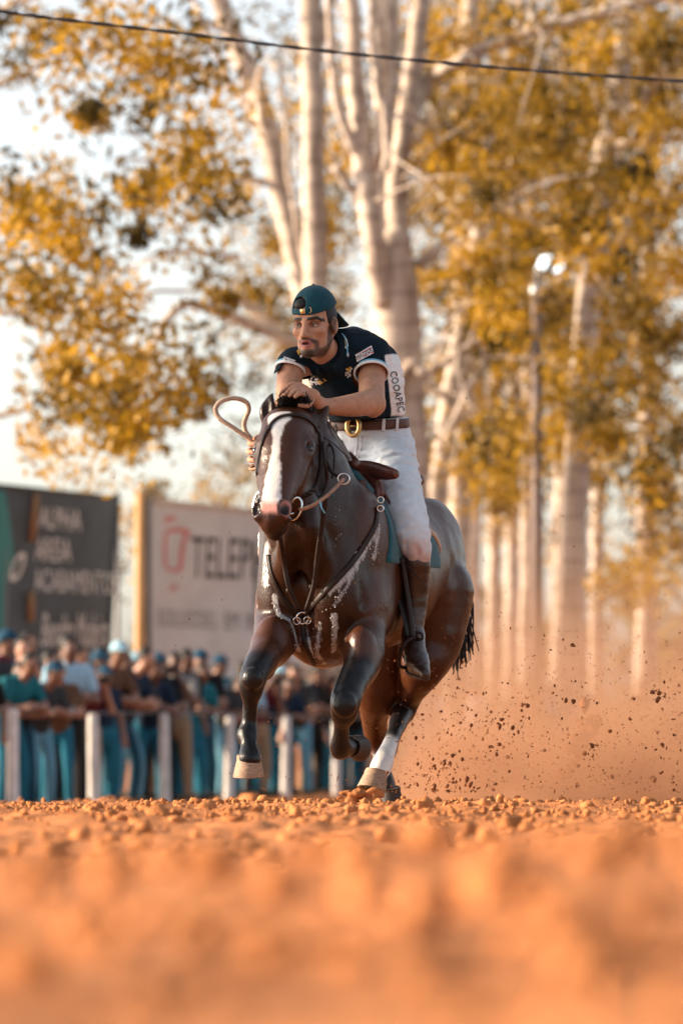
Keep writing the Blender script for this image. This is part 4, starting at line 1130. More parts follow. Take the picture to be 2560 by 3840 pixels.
# stirrup leather, fender, stirrup iron, cinch
M_FEND = mat('fender_leather', (0.010, 0.006, 0.005), 0.5, 0.3, 20, bump=0.25, bscale=80, spec=0.2)
fl = [HP(0.18, 0.300, 1.20), HP(0.22, 0.325, 1.00), W(1500, 2200, 19.86), W(1525, 2330, 19.83), W(1540, 2392, 19.82)]
MB().tube(crom(fl, 6), 0.006, 8, flat=(HL, 9.0)).build('fender', M_FEND, saddle)
MB().tube(crom([W(1508, 2090, 19.77), W(1524, 2200, 19.78), W(1542, 2330, 19.77), W(1548, 2392, 19.76)], 6), 0.004, 8, flat=(unit(HL + HF), 3.0)).build('stirrup_leather', M_TACK, saddle)
MB().tube(crom([W(1512, 2110, 19.75), W(1545, 2140, 19.73), W(1580, 2182, 19.74)], 5), 0.003, 6).build('strap_end', M_TACK, saddle)
st = crom([W(1552, 2388, 19.74), W(1520, 2410, 19.72), W(1502, 2450, 19.72), W(1496, 2490, 19.73), W(1510, 2503, 19.74), W(1545, 2500, 19.78), W(1585, 2480, 19.86), W(1588, 2440, 19.84), W(1575, 2400, 19.78), W(1560, 2386, 19.75)], 5)
MB().tube(st, 0.0085, 8).build('stirrup', M_TACK, saddle)
MB().tube(crom([W(1558, 2372, 19.74), W(1580, 2376, 19.73), W(1582, 2396, 19.73), W(1566, 2400, 19.74)], 5), 0.006, 6).build('stirrup_buckle', M_TACK, saddle)
cin = [girth_pt(0.22, math.radians(a), 0.012) for a in np.linspace(70, 178, 16)]
cin += [girth_pt(0.22, math.radians(a), 0.012) for a in np.linspace(182, 290, 16)]
MB().tube(cin, 0.006, 8, flat=(np.array([unit(p - HP(0.22, 0, 1.06)) for p in cin]), 7.0)).build('cinch', M_TACK, saddle)

# breast collar
bcol = empty('breast_collar', tuple(HP(0.7, 0, 0.95)))
tag(bcol, 'leather breast collar with a steel ring across the horse\'s wet chest', 'harness')
CR = (1134, 2316)
strap(T_HORSE, [(1415, 1905), (1405, 1972), (1372, 2030), (1330, 2095), (1270, 2165), (1205, 2235), CR], 0.026, 0.007, 0.006).build('strap', M_TACK, bcol)
strap(T_HORSE, [(1006, 2080), (1018, 2150), (1050, 2230), (1092, 2282), CR], 0.026, 0.007, 0.006).build('strap', M_TACK, bcol)
strap(T_HORSE, [CR, (1138, 2370), (1150, 2430), (1178, 2492)], 0.024, 0.006, 0.005).build('strap', M_TACK, bcol)
p0, n0 = onto(T_HORSE, *CR, 0.012)
u_, v__, w_ = frame(n0, [0, 0, 1])
ringp = [p0 + 0.026 * (math.cos(t) * v__ + math.sin(t) * w_) for t in np.linspace(0, 2 * math.pi, 20)[:-1]]
MB().tube(ringp, 0.005, 8, closed=True).build('ring', M_STEEL, bcol)
for (x, y) in ((1108, 2330), (1158, 2325)):
    p1, n1 = onto(T_HORSE, x, y, 0.012)
    MB().tube([p1 + 0.016 * (math.cos(t) * v__ + math.sin(t) * w_) for t in np.linspace(0, 2 * math.pi, 14)[:-1]], 0.0035, 6, closed=True).build('buckle', M_STEEL, bcol)
MB().tube(crom([W(1414, 1830, 19.78), W(1412, 1870, 19.76), onto(T_HORSE, 1412, 1910, 0.012)[0]], 4), 0.0045, 8, flat=(HF, 3.0)).build('saddle_tie', M_SADDLE, bcol)
for yy in (1882, 1912):
    c0 = onto(T_HORSE, 1412, yy, 0.02)[0]
    MB().tube([c0 + 0.014 * np.array([math.cos(t), 0, math.sin(t)]) for t in np.linspace(0, 2 * math.pi, 14)[:-1]], 0.0035, 6, closed=True).build('dee_ring', M_STEEL, bcol)

# bridle
bridle = empty('bridle', tuple(HBASE))
tag(bridle, 'dark leather bridle with browband and steel ring bit on the horse\'s head', 'bridle')
strap(T_HORSE, [(1010, 1612), (1020, 1590), (1050, 1566), (1095, 1558), (1140, 1566), (1175, 1592), (1192, 1625)], 0.020, 0.008, 0.006).build('browband', M_TACK, bridle)
strap(T_HORSE, [(1192, 1600), (1202, 1660), (1204, 1730), (1196, 1790), (1172, 1840), (1130, 1868)], 0.018, 0.007, 0.006).build('cheek_strap', M_TACK, bridle)
strap(T_HORSE, [(1008, 1606), (984, 1660), (968, 1740), (964, 1820), (972, 1880)], 0.016, 0.007, 0.006).build('cheek_strap', M_TACK, bridle)
MB().tube(crom([onto(T_HORSE, 1205, 1660, 0.01)[0], W(1218, 1730, 19.36), W(1225, 1800, 19.40), W(1205, 1860, 19.38), W(1160, 1890, 19.30)], 6), 0.0035, 8, flat=(np.array([0, -1.0, 0]), 2.2)).build('throat_latch', M_TACK, bridle)
MB().tube(crom([W(1225, 1650, 19.50), W(1250, 1690, 19.45), W(1252, 1750, 19.42), W(1244, 1795, 19.42)], 6), 0.005, 8).build('lead_strap', M_TACK, bridle)
MB().tube(crom([W(1212, 1640, 19.42), W(1255, 1668, 19.40), W(1310, 1722, 19.42)], 6), 0.0025, 6).build('strap_end', M_TACK, bridle)
for (cx, cy, rx, ry, d, nm) in ((1106, 1908, 24, 42, 19.16, 'bit_ring'), (962, 1880, 8, 34, 19.22, 'bit_ring')):
    MB().tube([W(cx + rx * math.cos(t) + 10 * math.sin(t), cy - ry * math.sin(t), d - 0.01 * math.cos(t)) for t in np.linspace(0, 2 * math.pi, 26)[:-1]], 0.0055, 8, closed=True).build(nm, M_STEEL, bridle)
MB().tube([W(1100, 1925, 19.19), W(1040, 1935, 19.16), W(970, 1905, 19.22)], 0.006, 8).build('mouthpiece', M_STEEL, bridle)
knots = MB()
for (x, y, s) in ((1176, 1838, 0.012), (1160, 1850, 0.013), (1146, 1858, 0.012)): knots.lump(W(x, y, 19.20), (s, s, s), None, 0.2, 1)
knots.build('buckle', M_TACK, bridle)
# reins and the martingale fork
reins = empty('reins', tuple(W(1200, 1850, 19.3)))
tag(reins, 'leather reins running from the bit ring back to the rider\'s hands', 'reins')
MB().tube(crom([W(1120, 1912, 19.15), W(1165, 1898, 19.16), W(1215, 1868, 19.2), W(1255, 1832, 19.26), W(1288, 1796, 19.32)], 6), [0.0085] * 25, 8).build('rein', M_REIN, reins)
MB().tube([W(1288 + 22 * math.cos(t), 1796 + 20 * math.sin(t), 19.33) for t in np.linspace(0, 2 * math.pi, 20)[:-1]], 0.004, 8, closed=True).build('rein_ring', M_STEEL, reins)
MB().tube(crom([W(1272, 1790, 19.34), W(1240, 1765, 19.38), W(1215, 1700, 19.46), W(1195, 1610, 19.52), W(1175, 1530, 19.52)], 6), 0.0055, 8, flat=(np.array([0, -1.0, 0]), 1.5)).build('rein', M_TACK, reins)
MB().tube(crom([W(962, 1890, 19.22), W(985, 1830, 19.55), W(1040, 1700, 19.75), W(1120, 1560, 19.66), W(1160, 1510, 19.55)], 6), 0.0055, 8).build('rein', M_TACK, reins)
MB().tube(crom([W(1240, 1845, 19.24), W(1250, 1862, 19.22), W(1248, 1880, 19.24)], 4), 0.003, 6).build('lace', M_PAD, reins)
MB().tube(crom([W(1200, 1882, 19.16), W(1206, 1905, 19.14), W(1218, 1925, 19.15)], 4), 0.003, 6).build('lace', M_PRINTB, reins)
mart = empty('martingale', tuple(HP(0.75, 0, 1.1)))
tag(mart, 'forked leather martingale straps hanging from the reins to the chest ring', 'harness')
def fork(pl, lo):
    P = [W(x, y, min(d, onto(T_HORSE, x, y, 0.012)[0][1])) for x, y, d in pl]
    MB().tube(crom(P, 6), 0.004, 8, flat=(np.array([0, -1.0, 0]), 2.6)).build('strap', M_TACK, mart)
fork([(1222, 1868, 19.2), (1205, 1980, 19.24), (1190, 2080, 19.28), (1178, 2190, 19.32), (1148, 2290, 19.36)], 0)
fork([(1048, 2010, 19.3), (1062, 2090, 19.3), (1082, 2200, 19.32), (1120, 2290, 19.36)], 0)
for (x, y) in ((1178, 2196), (1085, 2212)):
    p1, n1 = onto(T_HORSE, x, y, 0.014); MB().box(p1 + np.array([0, -0.004, 0]), (0.030, 0.010, 0.022), None, 0.003).build('keeper', M_TACK, mart)

# sweat lather: foam rubbed up along the straps, a part of the horse's wet coat
M_FOAM = mat('lather', (0.36, 0.35, 0.35), 0.35, 0.5, 80, bump=0.4, bscale=160, spec=0.6)
FOAM = MB()
def foam_film():
    """how much lather lies on each point of the coat (the material breaks it up)"""
    s = np.full(len(hv), -1.0)
    front = hv[:, 1] < 20.2
    for path, w, lim in FILMS:
        P = np.array([onto(T_HORSE, x, y, 0)[0] for x, y in crom(path, 6)])
        d = np.full(len(hv), 9.0); m = front & np.all((hv > P.min(0) - 0.12) & (hv < P.max(0) + 0.12), axis=1)
        d[m] = np.sqrt(((hv[m][:, None] - P[None]) ** 2).sum(-1)).min(1)
        s = np.maximum(s, 1.0 - d / w - lim)
    at = horse_body.data.attributes.new('Lather', 'FLOAT', 'POINT')
    at.data.foreach_set('value', np.clip(s, 0, 1).astype(np.float32))
FILMS = [([(1410, 1968), (1385, 2030), (1345, 2100), (1300, 2165), (1235, 2215)], 0.050, 0.15), ([(1420, 1985), (1408, 2060), (1402, 2090)], 0.045, 0.25),
         ([(1340, 2130), (1300, 2200), (1255, 2270)], 0.045, 0.30), ([(1002, 2050), (996, 2120), (996, 2190)], 0.060, 0.10), ([(1030, 2240), (1045, 2300), (1090, 2335), (1108, 2390), (1118, 2440)], 0.036, 0.15),
         ([(1252, 2310), (1256, 2370), (1250, 2440)], 0.034, 0.1), ([(1200, 2340), (1195, 2400), (1190, 2450), (1215, 2490)], 0.045, 0.3), ([(1140, 2340), (1160, 2420), (1180, 2490)], 0.030, 0.2)]
foam_film()
def foam(path, cnt, spread, r0, r1, seed):
    g = np.random.default_rng(seed); mb = FOAM; P = crom(path, 12)
    for _ in range(cnt):
        p = P[g.integers(len(P))] + g.normal(0, 1, 2) * spread
        c, n = onto(T_HORSE, p[0], p[1], 0.0012)
        if np.linalg.norm(c - W(p[0], p[1], 19.7)) > 0.9: continue
        r = (r0 + (r1 - r0) * g.random() ** 2) * 0.62
        u, v, w = frame(n, [0.2, 0, 1]); mb.lump(c, (0.0022, r * g.uniform(0.8, 1.8), r), np.stack([u, v, w]).T, 0.25, 1, seed=int(g.integers(1e9)))
foam([(1410, 1968), (1385, 2030), (1345, 2100), (1300, 2165), (1255, 2200)], 34, np.array([13, 16]), 0.003, 0.011, 1)
foam([(1420, 1985), (1405, 2070), (1400, 2090)], 24, np.array([12, 14]), 0.003, 0.009, 2)
foam([(1340, 2130), (1300, 2200), (1255, 2270), (1240, 2300)], 18, np.array([14, 14]), 0.002, 0.008, 3)
foam([(1000, 2050), (995, 2120), (995, 2180), (1004, 2210)], 20, np.array([8, 16]), 0.004, 0.012, 4)
foam([(1030, 2240), (1045, 2300), (1090, 2335), (1108, 2390), (1118, 2430)], 18, np.array([7, 12]), 0.003, 0.009, 5)
foam([(1252, 2310), (1256, 2370), (1250, 2430)], 22, np.array([5, 10]), 0.003, 0.008, 6)
foam([(1200, 2340), (1195, 2400), (1190, 2450), (1215, 2490)], 24, np.array([9, 14]), 0.002, 0.007, 7)
foam([(1140, 2340), (1160, 2420), (1180, 2490)], 20, np.array([7, 10]), 0.002, 0.006, 8)
foam([(1268, 1880), (1268, 1960), (1258, 2050)], 16, np.array([9, 20]), 0.0015, 0.005, 9)
tag(FOAM.build('lather', M_FOAM, horse), kind='stuff')
# ------------------------------------------------------------------ fence and spectators
def gz(x, y): return float(ground_height(np.array([x]), np.array([y]))[0])
FENCE = [(-3.42 + 0.67 * i, 46.0 + 3.1 * i) for i in range(-1, 9)]
M_POST = mat('white_concrete', (0.55, 0.53, 0.52), 0.85, 0.2, 6, bump=0.3, bscale=60)
ORD = ['first', 'second', 'third', 'fourth', 'fifth', 'sixth', 'seventh', 'eighth', 'ninth', 'tenth']
for i, (x, y) in enumerate(FENCE):
    z = gz(x, y)
    ln = np.random.default_rng(i).uniform(-0.02, 0.02, 2)
    zs = [-0.15, 0.0, 0.35, 0.75, 1.02, 1.05, 1.06]; rs = [0.063, 0.063, 0.061, 0.060, 0.059, 0.052, 0.03]
    mb = MB().tube([(x + ln[0] * h, y + ln[1] * h, z + h) for h in zs], rs, 14)
    lab = 'white fence post just outside the left edge of the picture' if i == 0 else 'round white concrete fence post, %s from the left along the track' % ORD[i - 1]
    tag(mb.build('fence_post', M_POST), lab, 'post', 'white posts along the track')
M_RAIL = mat('rail_pipe', (0.20, 0.19, 0.19), 0.6, 0.2, 8, metal=0.3)
tag(MB().tube([(x, y, gz(x, y) + 1.068) for x, y in FENCE], 0.007, 8).build('fence_rail', M_RAIL), 'thin grey top rail the spectators lean on', 'rail')

def cloth(name, col, **kw): return mat(name, col, 0.9, 0.15, 12, bump=0.15, bscale=80, spec=0.15, **kw)
SHIRTS = {'navy': (0.010, 0.022, 0.045), 'black': (0.010, 0.010, 0.012), 'charcoal': (0.035, 0.037, 0.042), 'maroon': (0.09, 0.014, 0.02), 'white': (0.60, 0.60, 0.60),
          'teal': (0.012, 0.11, 0.14), 'pale blue': (0.25, 0.40, 0.52), 'brown': (0.10, 0.055, 0.035), 'grey': (0.20, 0.20, 0.20), 'orange': (0.42, 0.12, 0.04)}
TROUS = {'blue jeans': (0.012, 0.105, 0.165), 'dark jeans': (0.010, 0.045, 0.075), 'black trousers': (0.012, 0.012, 0.014), 'pale jeans': (0.10, 0.24, 0.33), 'khaki trousers': (0.24, 0.17, 0.11)}
SKINS = [(0.30, 0.15, 0.095), (0.20, 0.095, 0.06), (0.38, 0.20, 0.135), (0.13, 0.062, 0.042)]
CM = {}
def cmat(kind, key, col):
    if (kind, key) not in CM: CM[kind, key] = cloth(kind + '_' + str(key).replace(' ', '_'), col) if kind != 'skin' else mat('skin_tone', col, 0.55, 0.1, 40)
    return CM[kind, key]
M_CHAIR_ = M_HAIR
def spectator(pos, yaw, h, pose, shirt, trous, head, skin, label, seed, group, vx=0.022):
    g = np.random.default_rng(seed)
    F = np.array([math.sin(yaw), math.cos(yaw), 0]); L = np.array([-F[1], F[0], 0]); k = h / 1.75
    base = np.array([pos[0], pos[1], gz(*pos[:2])])
    root = empty('person', tuple(base)); tag(root, label, 'person', group)
    P = lambda f, l, u: base + k * (f * F + l * L) + np.array([0, 0, k * u])
    R3 = np.stack([F, L, [0, 0, 1]])
    lean = {'lean': 0.24, 'stand': 0.02, 'phone': 0.04, 'cross': 0.05}[pose]
    hip = P(-0.10 if pose == 'lean' else 0, 0, 0.93)
    def T(f, l, u):            # trunk point, u above the hip
        s = u / 0.55
        return P((-0.10 if pose == 'lean' else 0) + lean * s + f, l, 0.93 + u - 0.10 * lean * s)
    ft = g.uniform(0.08, 0.15); tw = g.uniform(-0.06, 0.06)
    # trousers
    b = Body(vx)
    b.chain([P(-0.10 if pose == 'lean' else 0, 0, 1.02), hip], [0.15 * k, 0.155 * k], 0.05, flat=(F, 0.75), n=1)
    for s in (1, -1):
        b.chain([hip + 0.085 * s * L, P(0.02 + tw * s, (0.09 + ft * 0.3) * s, 0.50), P(-0.02 + tw * s, (0.08 + ft * 0.5) * s, 0.10)], [0.098 * k, 0.068 * k, 0.055 * k], 0.03)
    v, f = b.mesh(); mesh_obj('trousers', v, f, cmat('trousers', trous, TROUS[trous]), root)
    for s in (1, -1):
        b = Body(vx * 0.8); b.chain([P(-0.07 + tw * s, (0.08 + ft * 0.5) * s, 0.045), P(0.15 + tw * s, (0.10 + ft * 0.55) * s, 0.04)], [0.045, 0.042], 0.02, n=1)
        v, f = b.mesh(); mesh_obj('shoe', v, f, cmat('shoe', 'dark', (0.03, 0.022, 0.018)), root)
    # arms
    arms = []
    for s in (1, -1):
        sh = T(0, 0.19 * s, 0.50)
        if pose == 'lean': el, ha = P(0.20 + g.uniform(-0.03, 0.05), 0.27 * s, 1.12), P(0.36, (0.05 + g.uniform(-0.06, 0.10)) * s, 1.13 + g.uniform(-0.02, 0.05))
        elif pose == 'phone': el, ha = P(0.20, 0.24 * s, 1.18), P(0.34, 0.05 * s, 1.52)
        elif pose == 'cross': el, ha = P(0.10, 0.28 * s, 1.12), P(0.24, -0.08 * s, 1.16 + 0.03 * s)
        else: el, ha = P(0.0, 0.27 * s, 1.14), P(0.10, 0.26 * s, 0.90)
        arms.append((sh, el, ha))
    # shirt
    b = Body(vx)
    b.chain([T(0, 0, 0.02), T(0, 0, 0.25), T(0.01, 0, 0.42), T(0.0, 0, 0.53)], [0.155 * k, 0.160 * k, 0.175 * k, 0.09 * k], 0.05, flat=(F, 0.70))
    for sh, el, ha in arms: b.chain([sh, sh + 0.62 * (el - sh)], [0.075 * k, 0.066 * k], 0.05, n=1)
    v, f = b.mesh(); mesh_obj('shirt', v, f, cmat('shirt', shirt, SHIRTS[shirt]), root)
    # body: head, neck, arms, hands
    b = Body(vx * 0.8)
    hd = T(0.05 + 0.2 * lean, 0, 0.72)
    b.ell(hd, (0.095 * k, 0.078 * k, 0.118 * k), R3, 0.02)
    b.ell(hd + 0.075 * F - 0.015 * np.array([0, 0, 1]), (0.03, 0.018, 0.03), R3, 0.02)
    for s in (1, -1): b.ell(hd + 0.08 * s * L, (0.022, 0.012, 0.03), R3, 0.01)
    b.chain([hd - np.array([0, 0, 0.06]), T(0, 0, 0.50)], [0.055 * k, 0.062 * k], 0.03, n=1)
    for sh, el, ha in arms:
        b.chain([sh, el], [0.055 * k, 0.046 * k], 0.02, n=1); b.chain([el, ha], [0.045 * k, 0.034 * k], 0.02, n=1)
        d = unit(ha - el); b.chain([ha, ha + 0.07 * d], [0.040 * k, 0.036 * k], 0.02, n=1)
        sd = unit(np.cross(d, [0, 0, 1])); 
        for q in (-0.03, -0.01, 0.01, 0.03): b.chain([ha + 0.06 * d + q * sd, ha + 0.125 * d + q * sd - np.array([0, 0, 0.02])], [0.015, 0.012], 0.008, n=1)
        b.chain([ha + 0.03 * d + 0.03 * sd, ha + 0.07 * d + 0.06 * sd], [0.016, 0.012], 0.01, n=1)
    b.chain([T(0, 0, 0.48), T(0, 0, 0.1)], [0.09 * k, 0.09 * k], 0.03, n=1)
    v, f = b.mesh(); mesh_obj('body', v, f, cmat('skin', skin, SKINS[skin]), root)
    # hair or cap
    b = Body(vx * 0.8); up = np.array([0, 0, 1.0])
    b.ell(hd - 0.014 * F + 0.022 * up, (0.100 * k, 0.086 * k, 0.112 * k), R3, 0.01)
    b.half(hd + 0.052 * F + 0.02 * up, F - 0.45 * up); b.half(hd - 0.035 * up, -up + 0.25 * F)
    v, f = b.mesh(); mesh_obj('hair', v, f, M_HAIR, root)
    if head != 'dark hair':
        hc_ = {'pale blue cap': (0.28, 0.46, 0.56), 'white cap': (0.62, 0.58, 0.54), 'navy cap': (0.012, 0.05, 0.09), 'straw hat': (0.50, 0.33, 0.20)}[head]
        b = Body(vx * 0.7); b.ell(hd - 0.008 * F + 0.036 * up, (0.112 * k, 0.096 * k, 0.112 * k), R3, 0.01); b.half(hd + 0.03 * up, -up + 0.1 * F)
        if head == 'straw hat': b.ell(hd + 0.045 * up, (0.20, 0.185, 0.014), R3, 0.012)
        else: b.ell(hd + 0.115 * F + 0.042 * up, (0.085, 0.07, 0.010), R3, 0.012)
        v, f = b.mesh(); mesh_obj('hat' if 'hat' in head else 'cap', v, f, cmat('cap', head, hc_), root)
    if pose == 'phone':
        MB().box(P(0.42, 0, 1.56), (0.012, 0.15, 0.075), R3.T, 0.004).build('phone', cmat('phone', 'dark', (0.02, 0.02, 0.022)), root)
    return root

g = np.random.default_rng(77)
fd = unit([0.67, 3.1, 0]); fn = np.array([-fd[1], fd[0], 0])
f0 = np.array([FENCE[0][0], FENCE[0][1], 0]); LEN = 3.172
shirts = ['navy', 'black', 'charcoal', 'maroon', 'navy', 'black', 'teal', 'brown', 'navy', 'charcoal', 'grey', 'black', 'pale blue', 'brown']
trs = ['blue jeans', 'dark jeans', 'blue jeans', 'black trousers', 'pale jeans', 'blue jeans', 'khaki trousers']
heads = ['dark hair', 'navy cap', 'dark hair', 'dark hair', 'dark hair', 'pale blue cap', 'dark hair', 'dark hair', 'navy cap', 'dark hair', 'dark hair', 'navy cap', 'dark hair']
poses = ['lean', 'lean', 'cross', 'lean', 'phone', 'lean', 'stand']
PT = {'lean': 'leaning', 'cross': 'arms folded', 'phone': 'phone raised', 'stand': 'upright'}
seen = {}
def add_spectator(s, back, i, row):
    p = f0 + fd * s + fn * back
    seg = int(s // LEN)          # between post seg and seg+1 (post 0 is out of the frame)
    a = dict(shirt=shirts[(i * 5 + row * 3) % len(shirts)], trous=trs[(i * 3 + row) % len(trs)], head=heads[(i * 4 + row * 2) % len(heads)], pose=poses[(i * 2 + row) % len(poses)])
    if row and a['pose'] == 'lean': a['pose'] = 'stand'
    for _ in range(40):
        where = 'left of the first post' if seg == 0 else 'between %s and %s posts' % (ORD[seg - 1], ORD[seg])
        lab = '%s, %s shirt, %s, %s %s' % ('dark-haired man' if a['head'] == 'dark hair' else 'man in ' + a['head'], a['shirt'], PT[a['pose']], ('front row', 'second row', 'third row')[row], where)
        if lab not in seen: break
        a['shirt'] = shirts[int(g.integers(len(shirts)))]; a['head'] = heads[int(g.integers(len(heads)))]
    seen[lab] = 1
    yaw = math.radians(g.uniform(110, 190))
    spectator(p, yaw, g.uniform(1.56, 1.90) + 0.07 * row, a['pose'], a['shirt'], a['trous'], a['head'], int(g.integers(len(SKINS))), lab, i + 100 * row, 'spectators behind the white posts')
for i in range(38): add_spectator(1.6 + 0.60 * i + g.uniform(-0.24, 0.24), 0.30 + g.uniform(-0.04, 0.18), i, 0)
for i in range(22): add_spectator(2.0 + 1.0 * i + g.uniform(-0.25, 0.25), 0.98 + g.uniform(-0.1, 0.25), i, 1)
for i in range(18): add_spectator(2.3 + 1.15 * i + g.uniform(-0.3, 0.3), 1.62 + g.uniform(-0.1, 0.2), i, 2)
# a few people in the dust on the far side of the track
far = [(1640, 73, 'pale blue', 'stand', 'dark hair'), (1775, 76, 'white', 'stand', 'navy cap'), (1925, 79, 'grey', 'cross', 'dark hair'), (2060, 72, 'pale blue', 'cross', 'white cap'), (2165, 70, 'pale blue', 'phone', 'dark hair'), (2400, 75, 'navy', 'stand', 'dark hair'), (2505, 71, 'white', 'cross', 'straw hat')]
for i, (px, d, sh, po, hd) in enumerate(far):
    q = W(px, 2783, d)
    spectator((q[0], q[1]), math.radians(180 + 20 * math.sin(i * 2.1)), 1.70 + 0.03 * (i % 3), po, sh, 'dark jeans', hd, i % 4, '%s, %s shirt, %s, %s from left in the dust' % ('dark-haired man' if hd == 'dark hair' else 'man in ' + hd, sh, PT[po], ORD[i]), 500 + i, 'people in the dust behind the horse', 0.03)
# ------------------------------------------------------------------ banners, poles, cable
M_DARKB = mat('dark_vinyl', (0.036, 0.052, 0.066), 0.7, 0.25, 3, bump=0.2, bscale=8)
M_LIGHTB = mat('pale_vinyl', (0.42, 0.43, 0.45), 0.7, 0.10, 2, bump=0.25, bscale=6)
M_TEALV = mat('teal_vinyl', (0.02, 0.16, 0.16), 0.7, 0.1, 3)
M_GREYP = mat('grey_print', (0.20, 0.20, 0.21), 0.8, 0.1, 10)
M_WOOD = mat('sunlit_wood', (0.40, 0.22, 0.085), 0.8, 0.25, 4, bump=0.4, bscale=30, stretch=(6, 6, 0.5))
M_FRAMEM = mat('frame_steel', (0.16, 0.15, 0.15), 0.6, 0.2, 10, metal=0.4)
def plane_px(c, n=1):
    return [W(*p) for p in c]
class Sheet:
    """vinyl sheet through four corners (top-left, top-right, bottom-right, bottom-left) with a slight sag"""
    def __init__(self, tl, tr, br, bl, sag=0.06):
        self.c = [W(*p) for p in (tl, tr, br, bl)]; self.px = [np.array(p[:2], float) for p in (tl, tr, br, bl)]; self.sag = sag
        a, b, c, d = self.c; n = np.cross(b - a, d - a); n = unit(n); self.n = n if n[1] < 0 else -n
    def at(self, i, j, off=0.0):
        a, b, c, d = self.c
        p = (a * (1 - i) + b * i) * (1 - j) + (d * (1 - i) + c * i) * j
        w = math.sin(math.pi * i) * math.sin(math.pi * j) * self.sag + 0.012 * math.sin(19 * i + 3 * j) + 0.01 * math.sin(11 * j + 5 * i)
        return p - self.n * w + self.n * off
    def px2(self, x, y):
        """photo pixel -> sheet coordinates (bilinear inverse)"""
        a, b, c, d = self.px; i, j = 0.5, 0.5
        for _ in range(12):
            p = (a * (1 - i) + b * i) * (1 - j) + (d * (1 - i) + c * i) * j - np.array([x, y])
            Ji = (b - a) * (1 - j) + (c - d) * j; Jj = (d - a) * (1 - i) + (c - b) * i
            s = np.linalg.solve(np.column_stack([Ji, Jj]), -p); i += s[0]; j += s[1]
        return i, j
    def build(self, name, m, parent, nx=24, ny=16):
        V = [self.at(i, j) for j in np.linspace(0, 1, ny + 1) for i in np.linspace(0, 1, nx + 1)]
        V2 = [v - self.n * 0.006 for v in V]
        _, F = grid2d(1, 1, nx, ny); k = len(V)
        F2 = [tuple(q + k for q in reversed(f)) for f in F]
        rim = [j for j in range(nx + 1)] + [(j + 1) * (nx + 1) - 1 for j in range(1, ny + 1)] + [ny * (nx + 1) + j for j in range(nx - 1, -1, -1)] + [j * (nx + 1) for j in range(ny - 1, 0, -1)]
        S = [(rim[q], rim[(q + 1) % len(rim)], rim[(q + 1) % len(rim)] + k, rim[q] + k) for q in range(len(rim))]
        return mesh_obj(name, V + V2, F + F2 + S, m, parent)
    def text(self, body, x0, x1, y0, y1, m, parent, skew=0.0, fit=True, slope=0.0):
        V, F = text_mesh(body, 1.0)
        lo, hi = V.min(0), V.max(0)
        X = x0 + (V[:, 0] - lo[0]) / (hi[0] - lo[0]) * (x1 - x0); Y = y1 - (V[:, 1] - lo[1]) / (hi[1] - lo[1]) * (y1 - y0)
        X = X + skew * (y1 - Y); Y = Y + slope * (X - x0)
        P = [self.at(*self.px2(x, y), 0.010) for x, y in zip(X, Y)]
        return mesh_obj('lettering', P, F, m, parent, smooth=False)
    def shape(self, pts, m, parent, name='print', off=0.008):
        V = [self.at(*self.px2(x, y), off) for x, y in pts]
        return mesh_obj(name, V, [tuple(range(len(V)))], m, parent, smooth=False)
M_LETW = mat('letter_white', (0.55, 0.56, 0.57), 0.8, 0.05, 10)
M_LETK = mat('letter_dark', (0.05, 0.05, 0.055), 0.8, 0.1, 10)
M_LETR = mat('letter_red', (0.45, 0.14, 0.13), 0.8, 0.1, 10)
def poles(pts, parent, r=0.035):
    for (x, y, d) in pts:
        top = W(x, y, d); MB().tube([(top[0], top[1] + 0.06, gz(top[0], top[1]) - 0.2), (top[0], top[1] + 0.06, top[2])], r, 10).build('frame_pole', M_FRAMEM, parent)
db = empty('banner', tuple(W(80, 2783, 66))); tag(db, 'dark grey advertising banner with rows of white lettering above the crowd', 'banner')
S1 = Sheet((-420, 1768, 63), (450, 1860, 68), (418, 2480, 68), (-420, 2500, 63))
S1.build('sheet', M_DARKB, db); poles([(-415, 1768, 63), (20, 1815, 65.5), (440, 1858, 68)], db)
S1.shape([(-415, 1775), (5, 1840), (28, 1980), (48, 2080), (30, 2160), (14, 2260), (8, 2440), (-415, 2470)], M_TEALV, db)
S1.text('ALPHA', 135, 296, 1898, 1975, M_LETW, db, slope=0.10)
S1.text('AREIA', 130, 262, 2014, 2100, M_LETW, db, slope=0.06)
S1.text('ACABAMENTOS', 128, 436, 2132, 2215, M_LETW, db, slope=0.05)
S1.text('Bendita', 145, 262, 2300, 2425, M_LETW, db, skew=0.10); S1.text('Madeira', 276, 402, 2300, 2425, M_LETW, db, skew=0.10)
S1.text('ouro', -150, 78, 2170, 2270, M_LETW, db, skew=0.25, slope=-0.45)
for (x, y0, y1) in ((109, 1850, 2030), (104, 2218, 2328)):  # brown bars standing in for two slits in the banner
    a, b = S1.at(*S1.px2(x, y0), 0.05), S1.at(*S1.px2(x - 5, y1), 0.05)
    MB().tube([a, (a + b) / 2, b], [0.045, 0.062, 0.045], 10).build('batten', mat('brown_batten', (0.24, 0.13, 0.06), 0.8, 0.2, 6), db)
lb = empty('banner', tuple(W(900, 2783, 70))); tag(lb, 'pale grey banner with red emblem and dark lettering left of the horse', 'banner')
S2 = Sheet((546, 1866, 67), (1330, 1945, 72), (1320, 2540, 72), (548, 2545, 67))
S2.build('sheet', M_LIGHTB, lb); poles([(560, 1868, 67), (960, 1905, 69.6), (1320, 1944, 72)], lb)
S2.text('TELEPHOTO', 708, 1190, 2008, 2165, M_LETK, lb, skew=0.0, slope=0.045)
